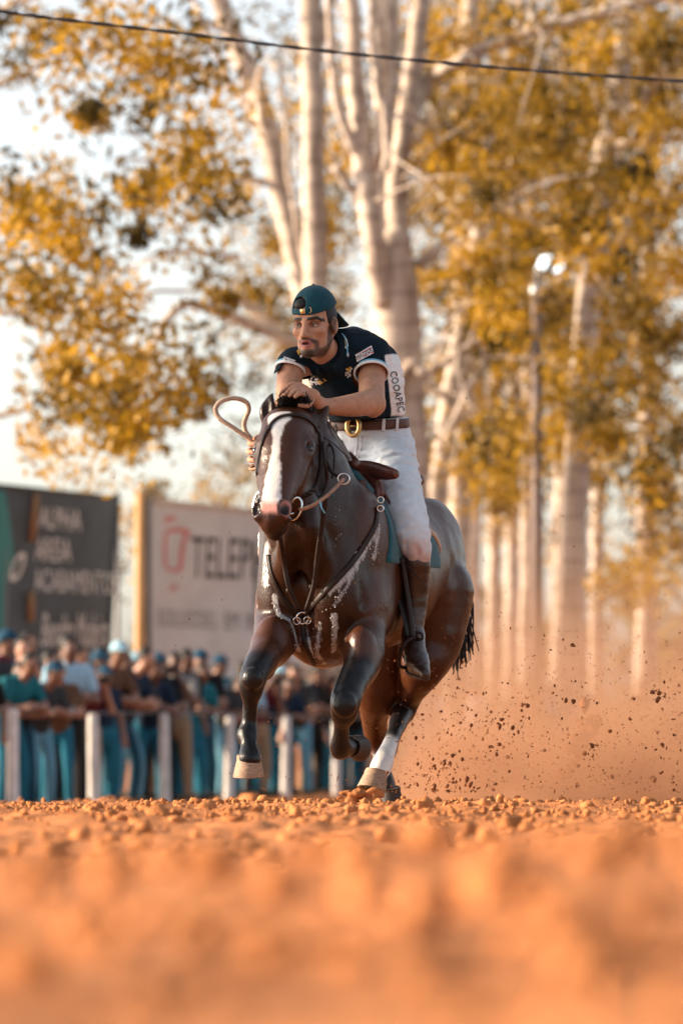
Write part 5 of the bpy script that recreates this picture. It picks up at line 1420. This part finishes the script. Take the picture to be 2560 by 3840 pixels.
S2.text('SOLUCOES', 592, 810, 2282, 2350, M_GREYP, lb, slope=0.04); S2.text('EM', 836, 890, 2292, 2360, M_GREYP, lb, slope=0.04); S2.text('INTERNET', 916, 1150, 2296, 2364, M_GREYP, lb, slope=0.04)
def stroke(pts, wd):
    P = crom(np.array(pts, float), 6); T = np.gradient(P, axis=0); T /= np.linalg.norm(T, axis=1)[:, None]; Nn = np.column_stack([-T[:, 1], T[:, 0]])
    for i in range(len(P) - 1):
        S2.shape([P[i] - Nn[i] * wd / 2, P[i + 1] - Nn[i + 1] * wd / 2, P[i + 1] + Nn[i + 1] * wd / 2, P[i] + Nn[i] * wd / 2], M_LETR, lb)
stroke([(620, 1960), (632, 1940), (655, 1950)], 14); stroke([(628, 1990), (670, 1986), (706, 2000)], 16); stroke([(690, 2000), (676, 2060), (668, 2140)], 14); stroke([(622, 2136), (650, 2138), (672, 2140)], 12); stroke([(622, 1990), (616, 2060), (618, 2130)], 10); stroke([(632, 2210), (648, 2204), (656, 2190)], 12)
# tall wooden pole between the banners
pt = W(527, 1840, 61); pb = W(525, 2783, 61)
tag(MB().tube([(pb[0], pb[1], gz(pb[0], pb[1]) - 0.2), ((pb[0] + pt[0]) / 2, pt[1], 1.8), tuple(pt)], [0.080, 0.075, 0.070], 12).build('wooden_pole', M_WOOD), 'sunlit wooden pole standing between the two banners', 'pole')
# floodlight on its mast
lamp = empty('flood_light_mast', tuple(W(2012, 2783, 64))); tag(lamp, 'grey lamp mast with two lit white floodlights among the trees', 'lamp post')
lt, lbz = W(2010, 1085, 64), W(2012, 2783, 64)
M_MAST = mat('mast_concrete', (0.17, 0.13, 0.12), 0.8, 0.2, 4, bump=0.3, bscale=30)
MB().tube([(lbz[0], 64, gz(lbz[0], 64) - 0.3), (lbz[0], 64, 3.5), tuple(lt)], [0.105, 0.088, 0.070], 14).build('mast', M_MAST, lamp)
M_GALV = mat('galvanised', (0.42, 0.46, 0.50), 0.5, 0.1, 20, metal=0.3)
MB().tube([tuple(W(2008, 1120, 63.95)), tuple(W(2008, 1068, 63.95))], 0.085, 12).build('collar', M_GALV, lamp)
MB().tube([tuple(W(2010, 1085, 64)), tuple(W(2012, 1030, 64)), tuple(W(2040, 1005, 63.9)), tuple(W(2090, 1010, 63.9))], 0.035, 8).build('bracket', M_FRAMEM, lamp)
mE, N_, L_, B_ = new_mat('lit_led'); B_.inputs['Base Color'].default_value = (0.8, 0.9, 1, 1); B_.inputs['Emission Color'].default_value = (0.82, 0.95, 1, 1); B_.inputs['Emission Strength'].default_value = 1.0
for (x, y) in ((2036, 986), (2102, 996)):
    c = W(x, y, 63.8); a = math.radians(28)
    Rl = np.array([[math.cos(a), 0, -math.sin(a)], [0, 1, 0], [math.sin(a), 0, math.cos(a)]]); Rl = np.array([[1, 0, 0.45], [0, 1, 0], [0.10, 0, 1]])
    hd = MB().box(c, (0.175, 0.10, 0.225), Rl, 0.02).build('flood_light', M_FRAMEM, lamp)
    MB().box(c + np.array([0, -0.056, 0]), (0.150, 0.02, 0.195), Rl, 0.008).build('lens', mE, hd)
# overhead cable: two twisted wires
ca = [(-600, -60), (0, 42), (640, 120), (1280, 198), (1920, 258), (2560, 305), (3200, 345)]
cp = crom([W(x, y, 27.0 + 0.0006 * (x - 1280)) for x, y in ca], 40)
cab = empty('overhead_cable', tuple(cp[len(cp) // 2])); tag(cab, 'thin black twisted cable strung across the top of the picture', 'cable')
M_CABLE = mat('cable_sheath', (0.016, 0.022, 0.030), 0.35, 0.2, 10, spec=0.6)
for ph in (0, math.pi):
    H = [p + 0.0062 * np.array([0, math.cos(i * 0.42 + ph), math.sin(i * 0.42 + ph)]) for i, p in enumerate(cp)]
    MB().tube(H, 0.0060, 6).build('wire', M_CABLE, cab)
# ------------------------------------------------------------------ trees
def bark_material():
    m, N, L, B = new_mat('pale_bark')
    tc = N.new('ShaderNodeTexCoord'); mp = N.new('ShaderNodeMapping'); mp.inputs['Scale'].default_value = (3, 3, 0.55); L.new(tc.outputs['Object'], mp.inputs[0])
    nz = N.new('ShaderNodeTexNoise'); nz.inputs['Scale'].default_value = 1.6; nz.inputs['Detail'].default_value = 6; L.new(mp.outputs[0], nz.inputs['Vector'])
    cr = N.new('ShaderNodeValToRGB'); cr.color_ramp.elements[0].position = 0.30; cr.color_ramp.elements[0].color = (0.23, 0.175, 0.14, 1); cr.color_ramp.elements[1].position = 0.55; cr.color_ramp.elements[1].color = (0.48, 0.405, 0.34, 1)
    L.new(nz.outputs[0], cr.inputs[0])
    wv = N.new('ShaderNodeTexWave'); wv.bands_direction = 'Z'; wv.inputs['Scale'].default_value = 0.9; wv.inputs['Distortion'].default_value = 5; L.new(tc.outputs['Object'], wv.inputs['Vector'])
    mr = N.new('ShaderNodeMapRange'); mr.inputs['From Max'].default_value = 0.18; mr.inputs['To Min'].default_value = 0.72; L.new(wv.outputs['Fac'], mr.inputs[0])
    mx = N.new('ShaderNodeMix'); mx.data_type = 'RGBA'; mx.blend_type = 'MULTIPLY'; mx.inputs['Factor'].default_value = 1; L.new(cr.outputs[0], mx.inputs['A']); L.new(mr.outputs[0], mx.inputs['B'])
    L.new(mx.outputs['Result'], B.inputs['Base Color']); B.inputs['Roughness'].default_value = 0.85; B.inputs['Specular IOR Level'].default_value = 0.2
    bp = N.new('ShaderNodeBump'); bp.inputs['Strength'].default_value = 0.5; bp.inputs['Distance'].default_value = 0.03; L.new(nz.outputs[0], bp.inputs['Height']); L.new(bp.outputs[0], B.inputs['Normal'])
    return m
M_BARK = bark_material()
def leaf_material(name, a, b):
    m, N, L, B = new_mat(name)
    at = N.new('ShaderNodeAttribute'); at.attribute_name = 'Col'
    mx = N.new('ShaderNodeMix'); mx.data_type = 'RGBA'; mx.inputs['A'].default_value = (*a, 1); mx.inputs['B'].default_value = (*b, 1)
    sp = N.new('ShaderNodeSeparateColor'); L.new(at.outputs['Color'], sp.inputs[0]); L.new(sp.outputs[0], mx.inputs['Factor'])
    L.new(mx.outputs['Result'], B.inputs['Base Color']); B.inputs['Roughness'].default_value = 0.5; B.inputs['Specular IOR Level'].default_value = 0.3
    tr = N.new('ShaderNodeBsdfTranslucent'); L.new(mx.outputs['Result'], tr.inputs['Color'])
    ms = N.new('ShaderNodeMixShader'); ms.inputs[0].default_value = 0.5; L.new(B.outputs[0], ms.inputs[1]); L.new(tr.outputs[0], ms.inputs[2]); L.new(ms.outputs[0], N['Material Output'].inputs['Surface'])
    return m
M_LEAF = leaf_material('golden_leaf', (0.055, 0.037, 0.006), (0.50, 0.28, 0.014))
tg = np.random.default_rng(5)
def leaves(name, clusters, parent, m=None, size=(0.055, 0.105)):
    """clusters: (x, y, z, radius, count) -> one crown mesh of small leaf blades"""
    A = np.array(clusters, float); cnt = A[:, 4].astype(int); n = int(cnt.sum())
    C = np.repeat(A[:, :3], cnt, 0); r = np.repeat(A[:, 3], cnt)
    P = tg.normal(0, 1, (n, 3)); P /= np.linalg.norm(P, axis=1)[:, None]; P *= (tg.random(n) ** 0.45)[:, None]
    P = C + P * r[:, None] * np.array([1.05, 1.0, 0.85])
    s = tg.uniform(size[0], size[1], n)
    d = tg.normal(0, 1, (n, 3)); d[:, 2] -= 0.5; d /= np.linalg.norm(d, axis=1)[:, None]
    w = np.cross(d, tg.normal(0, 1, (n, 3))); w /= np.linalg.norm(w, axis=1)[:, None]
    nn = np.cross(d, w)
    V = np.stack([P - d * s[:, None], P + w * (0.36 * s)[:, None] + nn * (0.1 * s)[:, None], P + d * s[:, None], P - w * (0.36 * s)[:, None] + nn * (0.1 * s)[:, None]], 1).reshape(-1, 3)
    F = np.arange(4 * n).reshape(n, 4)
    tone = np.clip(np.repeat(tg.uniform(-0.45, 0.95, len(A)), cnt) * 0.75 + tg.uniform(0, 0.45, n), 0, 1)
    return mesh_obj(name, V, F, m or M_LEAF, parent, smooth=False, colors=np.repeat(tone, 4)[:, None] * np.ones((1, 3)))
def stem_mesh(pts, parent, name, seg=12):
    """pts: (px, py, d, width in px)"""
    P = crom(np.array([[*W(x, y, d), w / 2 / (S_PX / d)] for x, y, d, w in pts]), 7)
    g = np.random.default_rng(abs(int(pts[0][0] * 7 + pts[0][1])) % 99991)
    P[:, :3] += g.normal(0, 0.012, (len(P), 3))
    MB().tube(P[:, :3], P[:, 3], seg).build(name, M_BARK, parent)
    return P
TREES = {}
def tree(key, label, main, limbs=(), group='tall pale-barked trees'):
    d0 = main[0][2]; x0 = W(main[0][0], 2783, d0)
    root = empty('tree', (x0[0], d0, gz(x0[0], d0))); tag(root, label, 'tree', group)
    sk = [stem_mesh(main, root, 'trunk', 16)]
    for l in limbs: sk.append(stem_mesh(l, root, 'limb', 10))
    TREES[key] = dict(root=root, sk=np.concatenate(sk), cl=[])
GB = 2990     # ground line in pixels for trunks (they start below it)
tree('pole', 'straight tree trunk rising just above the rider\'s cap, leaves at its top', [(1190, GB, 66, 108), (1185, 2000, 66, 100), (1180, 1100, 66, 92), (1175, 500, 66, 88), (1165, 0, 66, 84), (1160, -500, 66, 70)],
     [[(1190, 1180, 66, 30), (1120, 900, 66.3, 26), (1075, 550, 66.6, 22), (1050, 200, 67, 16)], [(1200, 150, 66, 40), (1235, 20, 66, 36), (1290, -150, 66, 30)]])
tree('lean', 'tree with a long pale trunk leaning to the left above the rider', [(1260, GB, 67, 110), (1225, 1800, 67, 100), (1160, 1200, 67, 92), (1085, 850, 67, 92), (1000, 480, 67, 88), (900, 190, 67, 80), (800, -40, 67, 66), (700, -260, 67, 50)],
     [[(980, 450, 67, 38), (920, 380, 67, 30), (800, 270, 67.3, 22), (640, 240, 67.5, 14)], [(860, 130, 67, 20), (760, 67, 60, 16), (700, -80, 67, 12)], [(880, 340, 67, 26), (760, 90, 66.6, 20), (690, -60, 66.3, 16)],
      [(1140, 1300, 67, 60), (900, 1200, 66.5, 46), (720, 1140, 66.2, 40), (640, 1180, 66, 36), (560, 1320, 65.8, 22), (520, 1480, 65.6, 14)], [(1040, 1230, 67, 40), (840, 1090, 66.6, 22), (700, 1090, 66.4, 16), (350, 1120, 66, 12), (60, 1165, 65.8, 8)],
      [(1010, 520, 67, 46), (980, 420, 66.8, 36), (970, 300, 66.7, 30), (990, 250, 66.6, 26)], [(1000, 680, 67, 30), (780, 640, 66.5, 24), (560, 600, 66.2, 16), (430, 600, 66, 10)], [(700, 620, 66.4, 14), (480, 480, 66.2, 12), (620, 400, 66.2, 8)], [(900, 960, 67, 22), (640, 940, 66.5, 16), (500, 1000, 66.2, 10)]])
tree('fork', 'massive pale tree forking into many upright stems behind the rider', [(1520, GB, 62, 210), (1505, 1800, 62, 200), (1490, 1350, 62, 190), (1480, 1050, 62, 170), (1470, 880, 62, 120)],
     [[(1440, 1150, 61.8, 90), (1395, 850, 61.6, 84), (1365, 640, 61.6, 84), (1340, 400, 61.6, 74), (1318, 0, 61.6, 62), (1310, -200, 61.6, 50)], [(1500, 950, 62, 90), (1490, 700, 62, 80), (1530, 400, 62, 76), (1570, 100, 62, 70), (1590, -150, 62, 60)],
      [(1400, 700, 61.7, 44), (1330, 560, 61.5, 44), (1270, 400, 61.4, 40), (1240, 150, 61.3, 34), (1230, -100, 61.3, 30)], [(1395, 640, 61.6, 40), (1440, 520, 61.4, 36), (1470, 320, 61.3, 40), (1480, 120, 61.3, 36), (1460, -60, 61.3, 32)], [(1450, 640, 61.2, 34), (1445, 480, 61.2, 30), (1400, 200, 61.2, 30), (1390, 0, 61.2, 28)],
      [(1500, 560, 62, 60), (1600, 320, 62, 50), (1720, 230, 61.7, 48), (1950, 130, 61.4, 52), (2150, 70, 61.2, 46), (2340, 20, 61, 44), (2620, -20, 60.8, 38)], [(1430, 420, 62.2, 60), (1420, 150, 62.2, 56), (1400, -100, 62.2, 50)],
      [(1440, 1700, 61.8, 50), (1520, 1380, 61.5, 44), (1600, 1400, 61.4, 34), (1690, 1340, 61.3, 24), (1800, 1270, 61.2, 14)], [(1250, 620, 61.5, 26), (1340, 740, 61.6, 40), (1380, 800, 61.7, 44)], [(1560, 1000, 62, 46), (1700, 880, 61.8, 30), (1900, 760, 61.5, 18)]])
tree('second', 'slim sunlit trunk standing close to the right of the forked tree', [(1590, GB, 66, 104), (1570, 2200, 66, 100), (1545, 1700, 66, 96), (1520, 1250, 66, 92), (1500, 1000, 66, 84), (1440, 600, 66, 70), (1460, 0, 66, 60)])
tree('broad', 'tree with a straight pale trunk crossing the long bent limb at the top', [(1700, GB, 72, 90), (1720, 2000, 72, 86), (1740, 1200, 72, 82), (1755, 500, 72, 78), (1765, 0, 72, 74), (1770, -300, 72, 66)], [[(1740, 900, 72, 40), (1700, 780, 71.5, 34), (1660, 620, 71.2, 24), (1640, 450, 71, 18)], [(1745, 700, 72, 40), (1850, 380, 71.5, 34), (1940, 100, 71.3, 28), (1960, -80, 71.2, 22)]])
tree('tilt', 'pale trunk leaning right behind the horse\'s rump', [(1560, GB, 68, 84), (1590, 2300, 68, 80), (1640, 1850, 68, 78), (1690, 1480, 68, 74), (1760, 1100, 68, 66), (1800, 800, 68, 54), (1830, 500, 68, 40)], [[(1690, 1500, 68, 36), (1600, 1430, 67.7, 28), (1560, 1330, 67.5, 20)], [(1680, 1700, 68, 40), (1690, 1620, 67.8, 36), (1760, 1450, 67.6, 28), (1830, 1330, 67.4, 18)]])
tree('right', 'tree at upper right with a trunk leaning in from the frame edge', [(2140, GB, 67, 110), (2160, 1800, 67, 100), (2200, 1200, 67, 94), (2250, 700, 67, 90), (2300, 420, 67, 84), (2340, 160, 67, 78), (2370, -200, 67, 66)],
     [[(2280, 500, 67, 50), (2400, 380, 66.7, 42), (2500, 250, 66.5, 34), (2620, 180, 66.3, 26)], [(2260, 560, 67, 40), (2400, 520, 66.7, 34), (2560, 520, 66.5, 26)], [(2200, 1150, 67, 46), (2380, 820, 66.6, 38), (2500, 720, 66.4, 30), (2570, 640, 66.2, 20)]])
for i, (key, x, d, w, top, lab) in enumerate((('r1', 1850, 84, 52, 1830, 'slim pale trunk nearest the horse\'s rump in the row of trees'), ('r2', 1915, 97, 56, 1790, 'shaded grey trunk, second in the row of trees right of the horse'), ('r3', 1975, 82, 58, 1800, 'bright straight trunk just left of the lamp mast'),
                                        ('r4', 2098, 80, 64, 1810, 'brightest straight white trunk just right of the lamp mast'), ('r5', 2235, 90, 52, 1780, 'pale trunk half hidden by hanging leaves at right'), ('r6', 1700, 92, 60, 1700, 'pale trunk in the gap above the horse\'s croup'),
                                        ('r7', 2420, 88, 84, 1800, 'blurred wide pale trunk near the right edge'), ('r8', 1770, 100, 60, 1780, 'distant grey trunk between the paler ones right of the horse'))):
    tree(key, lab, [(x - 6, GB - 40, d, w * 1.12), (x, 2300, d, w), (x + 4, top, d, w * 0.95), (x + 10, 1000, d, w * 0.8), (x + 20, 300, d, w * 0.6), (x + 26, -300, d, w * 0.4)])
tree('left', 'leafy tree whose branches hang in from the left edge', [(-420, GB, 56, 120), (-400, 2000, 56, 110), (-360, 1300, 56, 100), (-340, 700, 56, 90), (-300, 100, 56, 76), (-280, -400, 56, 50)],
     [[(-350, 900, 56, 44), (-150, 760, 55.7, 30), (60, 700, 55.5, 18), (200, 640, 55.4, 10)], [(-340, 600, 56, 44), (-100, 380, 55.7, 30), (150, 250, 55.5, 20), (420, 180, 55.4, 12)], [(-360, 1250, 56, 40), (-100, 1180, 55.7, 28), (150, 1160, 55.5, 16), (420, 1100, 55.4, 9)], [(-350, 1500, 56, 36), (0, 1560, 55.7, 24), (250, 1420, 55.5, 14)], [(-310, 200, 56, 40), (0, 40, 55.8, 28), (260, -60, 55.6, 18)]])
# leaf masses, row by row of the canopy (0-9 how dense)
MAP = ["3665112133566789", "6489312233588888", "4378632335899977", "2421553436999977", "6413664536899987", "9834655534699888", "9521467543587888", "2541456432398967", "1777653323298966", "0775433224388964", "1664243224785854", "0133155333462636", "0033000000020424", "0033000000000032"]
keys = list(TREES)
for j, row in enumerate(MAP):
    for i, ch in enumerate(row):
        val = int(ch) / 9.0
        n = tg.poisson((4.6 if i < 6 else 6.5 if i < 10 else 11) * val ** 1.3)
        for _ in range(n):
            px, py = (i + tg.random()) * 160, (j + tg.random()) * 160
            if px < 850: d = tg.uniform(47, 54)
            elif px < 1650: d = tg.uniform(69, 84)
            else: d = tg.uniform(71, 90) if tg.random() < 0.72 else tg.uniform(59, 66)
            if py > 1740 and px < 1400: d = tg.uniform(76, 90)
            if 1930 < px < 2130 and 900 < py < 1950: d = tg.uniform(67, 86)
            p = W(px, py, d); best = None
            for k in keys:
                sk = TREES[k]['sk']; q = ((sk[:, :3] - p) ** 2).sum(1); a = int(q.argmin())
                if best is None or q[a] < best[0]: best = (q[a], k, a)
            TREES[best[1]]['cl'].append((*p, tg.uniform(0.22, 0.80) * d / 60, int(tg.uniform(60, 150) * (0.8 if px < 850 else 1)), best[2]))
# crowns go on above and beside the frame
for k in keys:
    sk = TREES[k]['sk']; top = sk[sk[:, 2].argmax()]
    for _ in range(6):
        p = top[:3] + tg.normal(0, 1, 3) * np.array([1.1, 1.1, 0.7]) + np.array([0, 0, 0.8])
        if p[2] < H0 + (HORIZON + 80) / S_PX * p[1]: p[2] = H0 + (HORIZON + 80) / S_PX * p[1] + tg.random()
        TREES[k]['cl'].append((*p, tg.uniform(0.4, 0.7), 90, int(sk[:, 2].argmax())))
for k in keys:
    T = TREES[k]; mb = MB()
    for c in T['cl']:
        b = np.array(c[:3]); dd = np.linalg.norm(T['sk'][:, :3] - b, axis=1)
        a = T['sk'][int(tg.choice(np.flatnonzero(dd < dd.min() * 1.35 + 0.3))), :3]; L = np.linalg.norm(b - a)
        if L < 0.15 or L > 2.4: continue
        mid = (a + b) / 2 + np.array([0, 0, 0.12 * L]) + tg.normal(0, 0.08 * L, 3)
        P = crom([a, mid, b], 5); mb.tube(P, np.linspace(0.013 + 0.005 * L, 0.005, len(P)), 5, cap=False)
    if mb.n: tag(mb.build('twigs', M_BARK, T['root']), kind='stuff')
    if T['cl']: leaves('crown', [c[:5] for c in T['cl']], T['root'])
# distant wood on the horizon, one mass
fw = []
for i in range(520):
    x = tg.uniform(-120, 120); d = tg.uniform(230, 300); hgt = 5 + 6 * (0.5 + 0.5 * math.sin(x * 0.09 + 1.2)) * tg.random() + (2 if x > 15 else 0)
    fw.append((x, d, tg.uniform(0.5, max(hgt, 1)), tg.uniform(1.6, 3.2), 46))
M_FARLEAF = leaf_material('far_leaf', (0.12, 0.10, 0.05), (0.30, 0.22, 0.09))  # distance haze mixed into both leaf tones
tag(leaves('far_woodland', fw, None, M_FARLEAF, (0.45, 0.9)), 'haze-tinted yellow-green woodland on the far horizon', 'woodland', kind='stuff')

# unseen tree added left of the frame so that its crown shades the rider
root = empty('tree', (-8.2, 21.2, 0)); tag(root, 'unseen leafy tree added left of the frame to shade the rider', 'tree', 'tall pale-barked trees')
P = np.array([(-8.2, 21.2, -0.3), (-8.1, 21.1, 1.5), (-8.0, 20.9, 3.4), (-7.9, 20.7, 5.2)])
MB().tube(crom(P, 6), np.linspace(0.17, 0.07, 19), 12).build('trunk', M_BARK, root)
cl = []
for _ in range(46):
    q = np.array([-7.8, 20.45, 5.05]) + tg.normal(0, 1, 3) * np.array([0.55, 0.55, 0.36])
    cl.append((*q, 0.34, 95))
leaves('crown', cl, root)
# ------------------------------------------------------------------ thrown dirt and dust
dg = np.random.default_rng(9)
M_SPECK = mat('flying_soil', (0.16, 0.062, 0.028), 0.95, 0.4, 40, spec=0.1)
vv, ff, n = [], [], 0
base, bf = ICO[1]; bf = np.array(bf)
def specks(cnt, xr, yr, dr, s0, s1, pw, bias=1.0):
    global n
    for _ in range(cnt):
        px = xr[0] + (xr[1] - xr[0]) * dg.random(); t = dg.random() ** bias
        py = yr[1] - (yr[1] - yr[0]) * t; d = dg.uniform(*dr)
        r = s0 + (s1 - s0) * dg.random() ** pw
        c = W(px, py, d)
        if c[2] < 0.02: continue
        v = base * (1 + 0.35 * dg.uniform(-1, 1, (len(base), 1))) * r * dg.uniform(0.6, 1.5, 3)
        vv.append(v + c); ff.append(bf + n); n += len(v)
def burst(k, cnt, xr, yr, dr, sx, sy, s0, s1, pw):
    """clumped spray: little clouds of grains"""
    for _ in range(k):
        cx, cy, cd = dg.uniform(*xr), yr[1] - (yr[1] - yr[0]) * dg.random() ** 1.6, dg.uniform(*dr); e_ = dg.uniform(0.4, 1.6)
        m_ = dg.poisson(cnt)
        for _ in range(m_):
            x, y = cx + dg.normal() * sx * e_, cy + dg.normal() * sy * e_
            specks(1, (x, x + 1), (y, y + 1), (cd - 0.2, cd + 0.2), s0, s1, pw)
specks(2400, (1450, 2620), (2350, 3040), (19.6, 22.5), 0.0010, 0.0040, 2.5, 1.8)
burst(70, 26, (1470, 2600), (2450, 3030), (19.7, 22.3), 55, 40, 0.0012, 0.0100, 5.0)
burst(26, 30, (1480, 1950), (2700, 3030), (19.8, 21.0), 40, 30, 0.0012, 0.0110, 5.0)
specks(900, (1480, 2620), (1900, 2800), (19.6, 22.5), 0.0010, 0.0038, 3.0, 1.6)
specks(200, (820, 1500), (2500, 3020), (19.2, 21), 0.0010, 0.0060, 3.0, 1.8)
specks(160, (300, 2560), (600, 2500), (19.2, 22), 0.0010, 0.0040, 3.0, 1.3)
tag(mesh_obj('flying_soil', np.concatenate(vv), np.concatenate(ff), M_SPECK), 'spray of soil grains thrown up behind the hooves', 'soil', kind='stuff')
b = Body(0.010)
for k in range(26):
    t = dg.random(); c = W(2150 + 70 * t + dg.normal() * 16, 2900 - 230 * t + dg.normal() * 22, 24.5 + dg.normal() * 0.1)
    b.ell(c, tuple(dg.uniform(0.016, 0.050, 3)), None, 0.012)
v, f = b.mesh(lambda P: vnoise(P, 22, 63, 3) * 0.022)
tag(mesh_obj('soil_burst', v, f, mat('thrown_soil', (0.20, 0.075, 0.032), 0.95, 0.4, 20, bump=0.5, bscale=60, spec=0.1)), 'tall burst of brown soil hanging in the dust at right', 'soil')
for (px, py, d, r, lab) in ((1358, 3004, 19.72, 0.115, 'broken clod of orange soil bursting under the landing hind hoof'), (683, 2163, 19.4, 0.006, 'single dark pebble in the air left of the horse\'s neck')):
    b = Body(0.006 if r > 0.02 else 0.0015); c = W(px, py, d)
    for k in range(22 if r > 0.02 else 6): b.ell(c + dg.normal(0, 1, 3) * np.array([0.45, 0.25, 0.18]) * r, tuple(r * dg.uniform(0.10, 0.34, 3)), None, r * 0.06)
    v, f = b.mesh(lambda P: vnoise(P, 2.2 / r, 61, 3) * r * 0.20)
    tag(mesh_obj('clod', v, f, M_DIRT if r > 0.02 else M_SPECK), lab, 'clod')
# dust cloud
def dust_material(name, dens, col, c0, fall, noise, thr):
    m = bpy.data.materials.new(name); m.use_nodes = True; N, L = m.node_tree.nodes, m.node_tree.links
    N.remove(N['Principled BSDF']); V = N.new('ShaderNodeVolumePrincipled'); V.inputs['Color'].default_value = (*col, 1); V.inputs['Anisotropy'].default_value = 0.2
    tc = N.new('ShaderNodeTexCoord'); sep = N.new('ShaderNodeSeparateXYZ'); L.new(tc.outputs['Generated'], sep.inputs[0])
    nz = N.new('ShaderNodeTexNoise'); nz.inputs['Scale'].default_value = noise; nz.inputs['Detail'].default_value = 4; nz.inputs['Roughness'].default_value = 0.6; L.new(tc.outputs['Object'], nz.inputs['Vector'])
    def math_(op, a, b):
        q = N.new('ShaderNodeMath'); q.operation = op
        for i, s in enumerate((a, b)):
            if isinstance(s, (int, float)): q.inputs[i].default_value = s
            else: L.new(s, q.inputs[i])
        return q.outputs[0]
    zf = math_('POWER', math_('MAXIMUM', math_('SUBTRACT', 1.0, sep.outputs['Z']), 0.0), fall)       # thick near the ground
    def edge(s, w):                                                                                    # fades out at the box's sides
        a = math_('MINIMUM', math_('DIVIDE', s, w), 1.0); b = math_('MINIMUM', math_('DIVIDE', math_('SUBTRACT', 1.0, s), w), 1.0)
        return math_('MULTIPLY', math_('MAXIMUM', a, 0.0), math_('MAXIMUM', b, 0.0))
    f = math_('MULTIPLY', zf, math_('MULTIPLY', edge(sep.outputs['X'], 0.12), edge(sep.outputs['Y'], 0.2)))
    nn = math_('MAXIMUM', math_('MULTIPLY', math_('SUBTRACT', nz.outputs[0], thr), 3.0), 0.0)
    d = math_('MULTIPLY', math_('MULTIPLY', f, nn), dens); L.new(d, V.inputs['Density'])
    L.new(V.outputs[0], N['Material Output'].inputs['Volume'])
    return m
def dust(name, lo, hi, *a):
    lo, hi = np.array(lo, float), np.array(hi, float)
    o = MB().box((lo + hi) / 2, hi - lo).build(name, dust_material(name, *a), None, smooth=False)
    return o
tag(dust('dust_cloud', (0.15, 20.9, -0.35), (6.0, 36, 2.3), 6.0, (0.44, 0.255, 0.155), 0, 4.0, 1.3, 0.46), 'tan dust cloud rolling behind the galloping horse', 'dust', kind='stuff')
tag(dust('dust_puff', (0.25, 20.55, -0.25), (3.2, 24.0, 0.85), 13.0, (0.46, 0.25, 0.145), 0, 2.4, 2.6, 0.47), 'dense low puffs of orange dust behind the hind hooves', 'dust', kind='stuff')
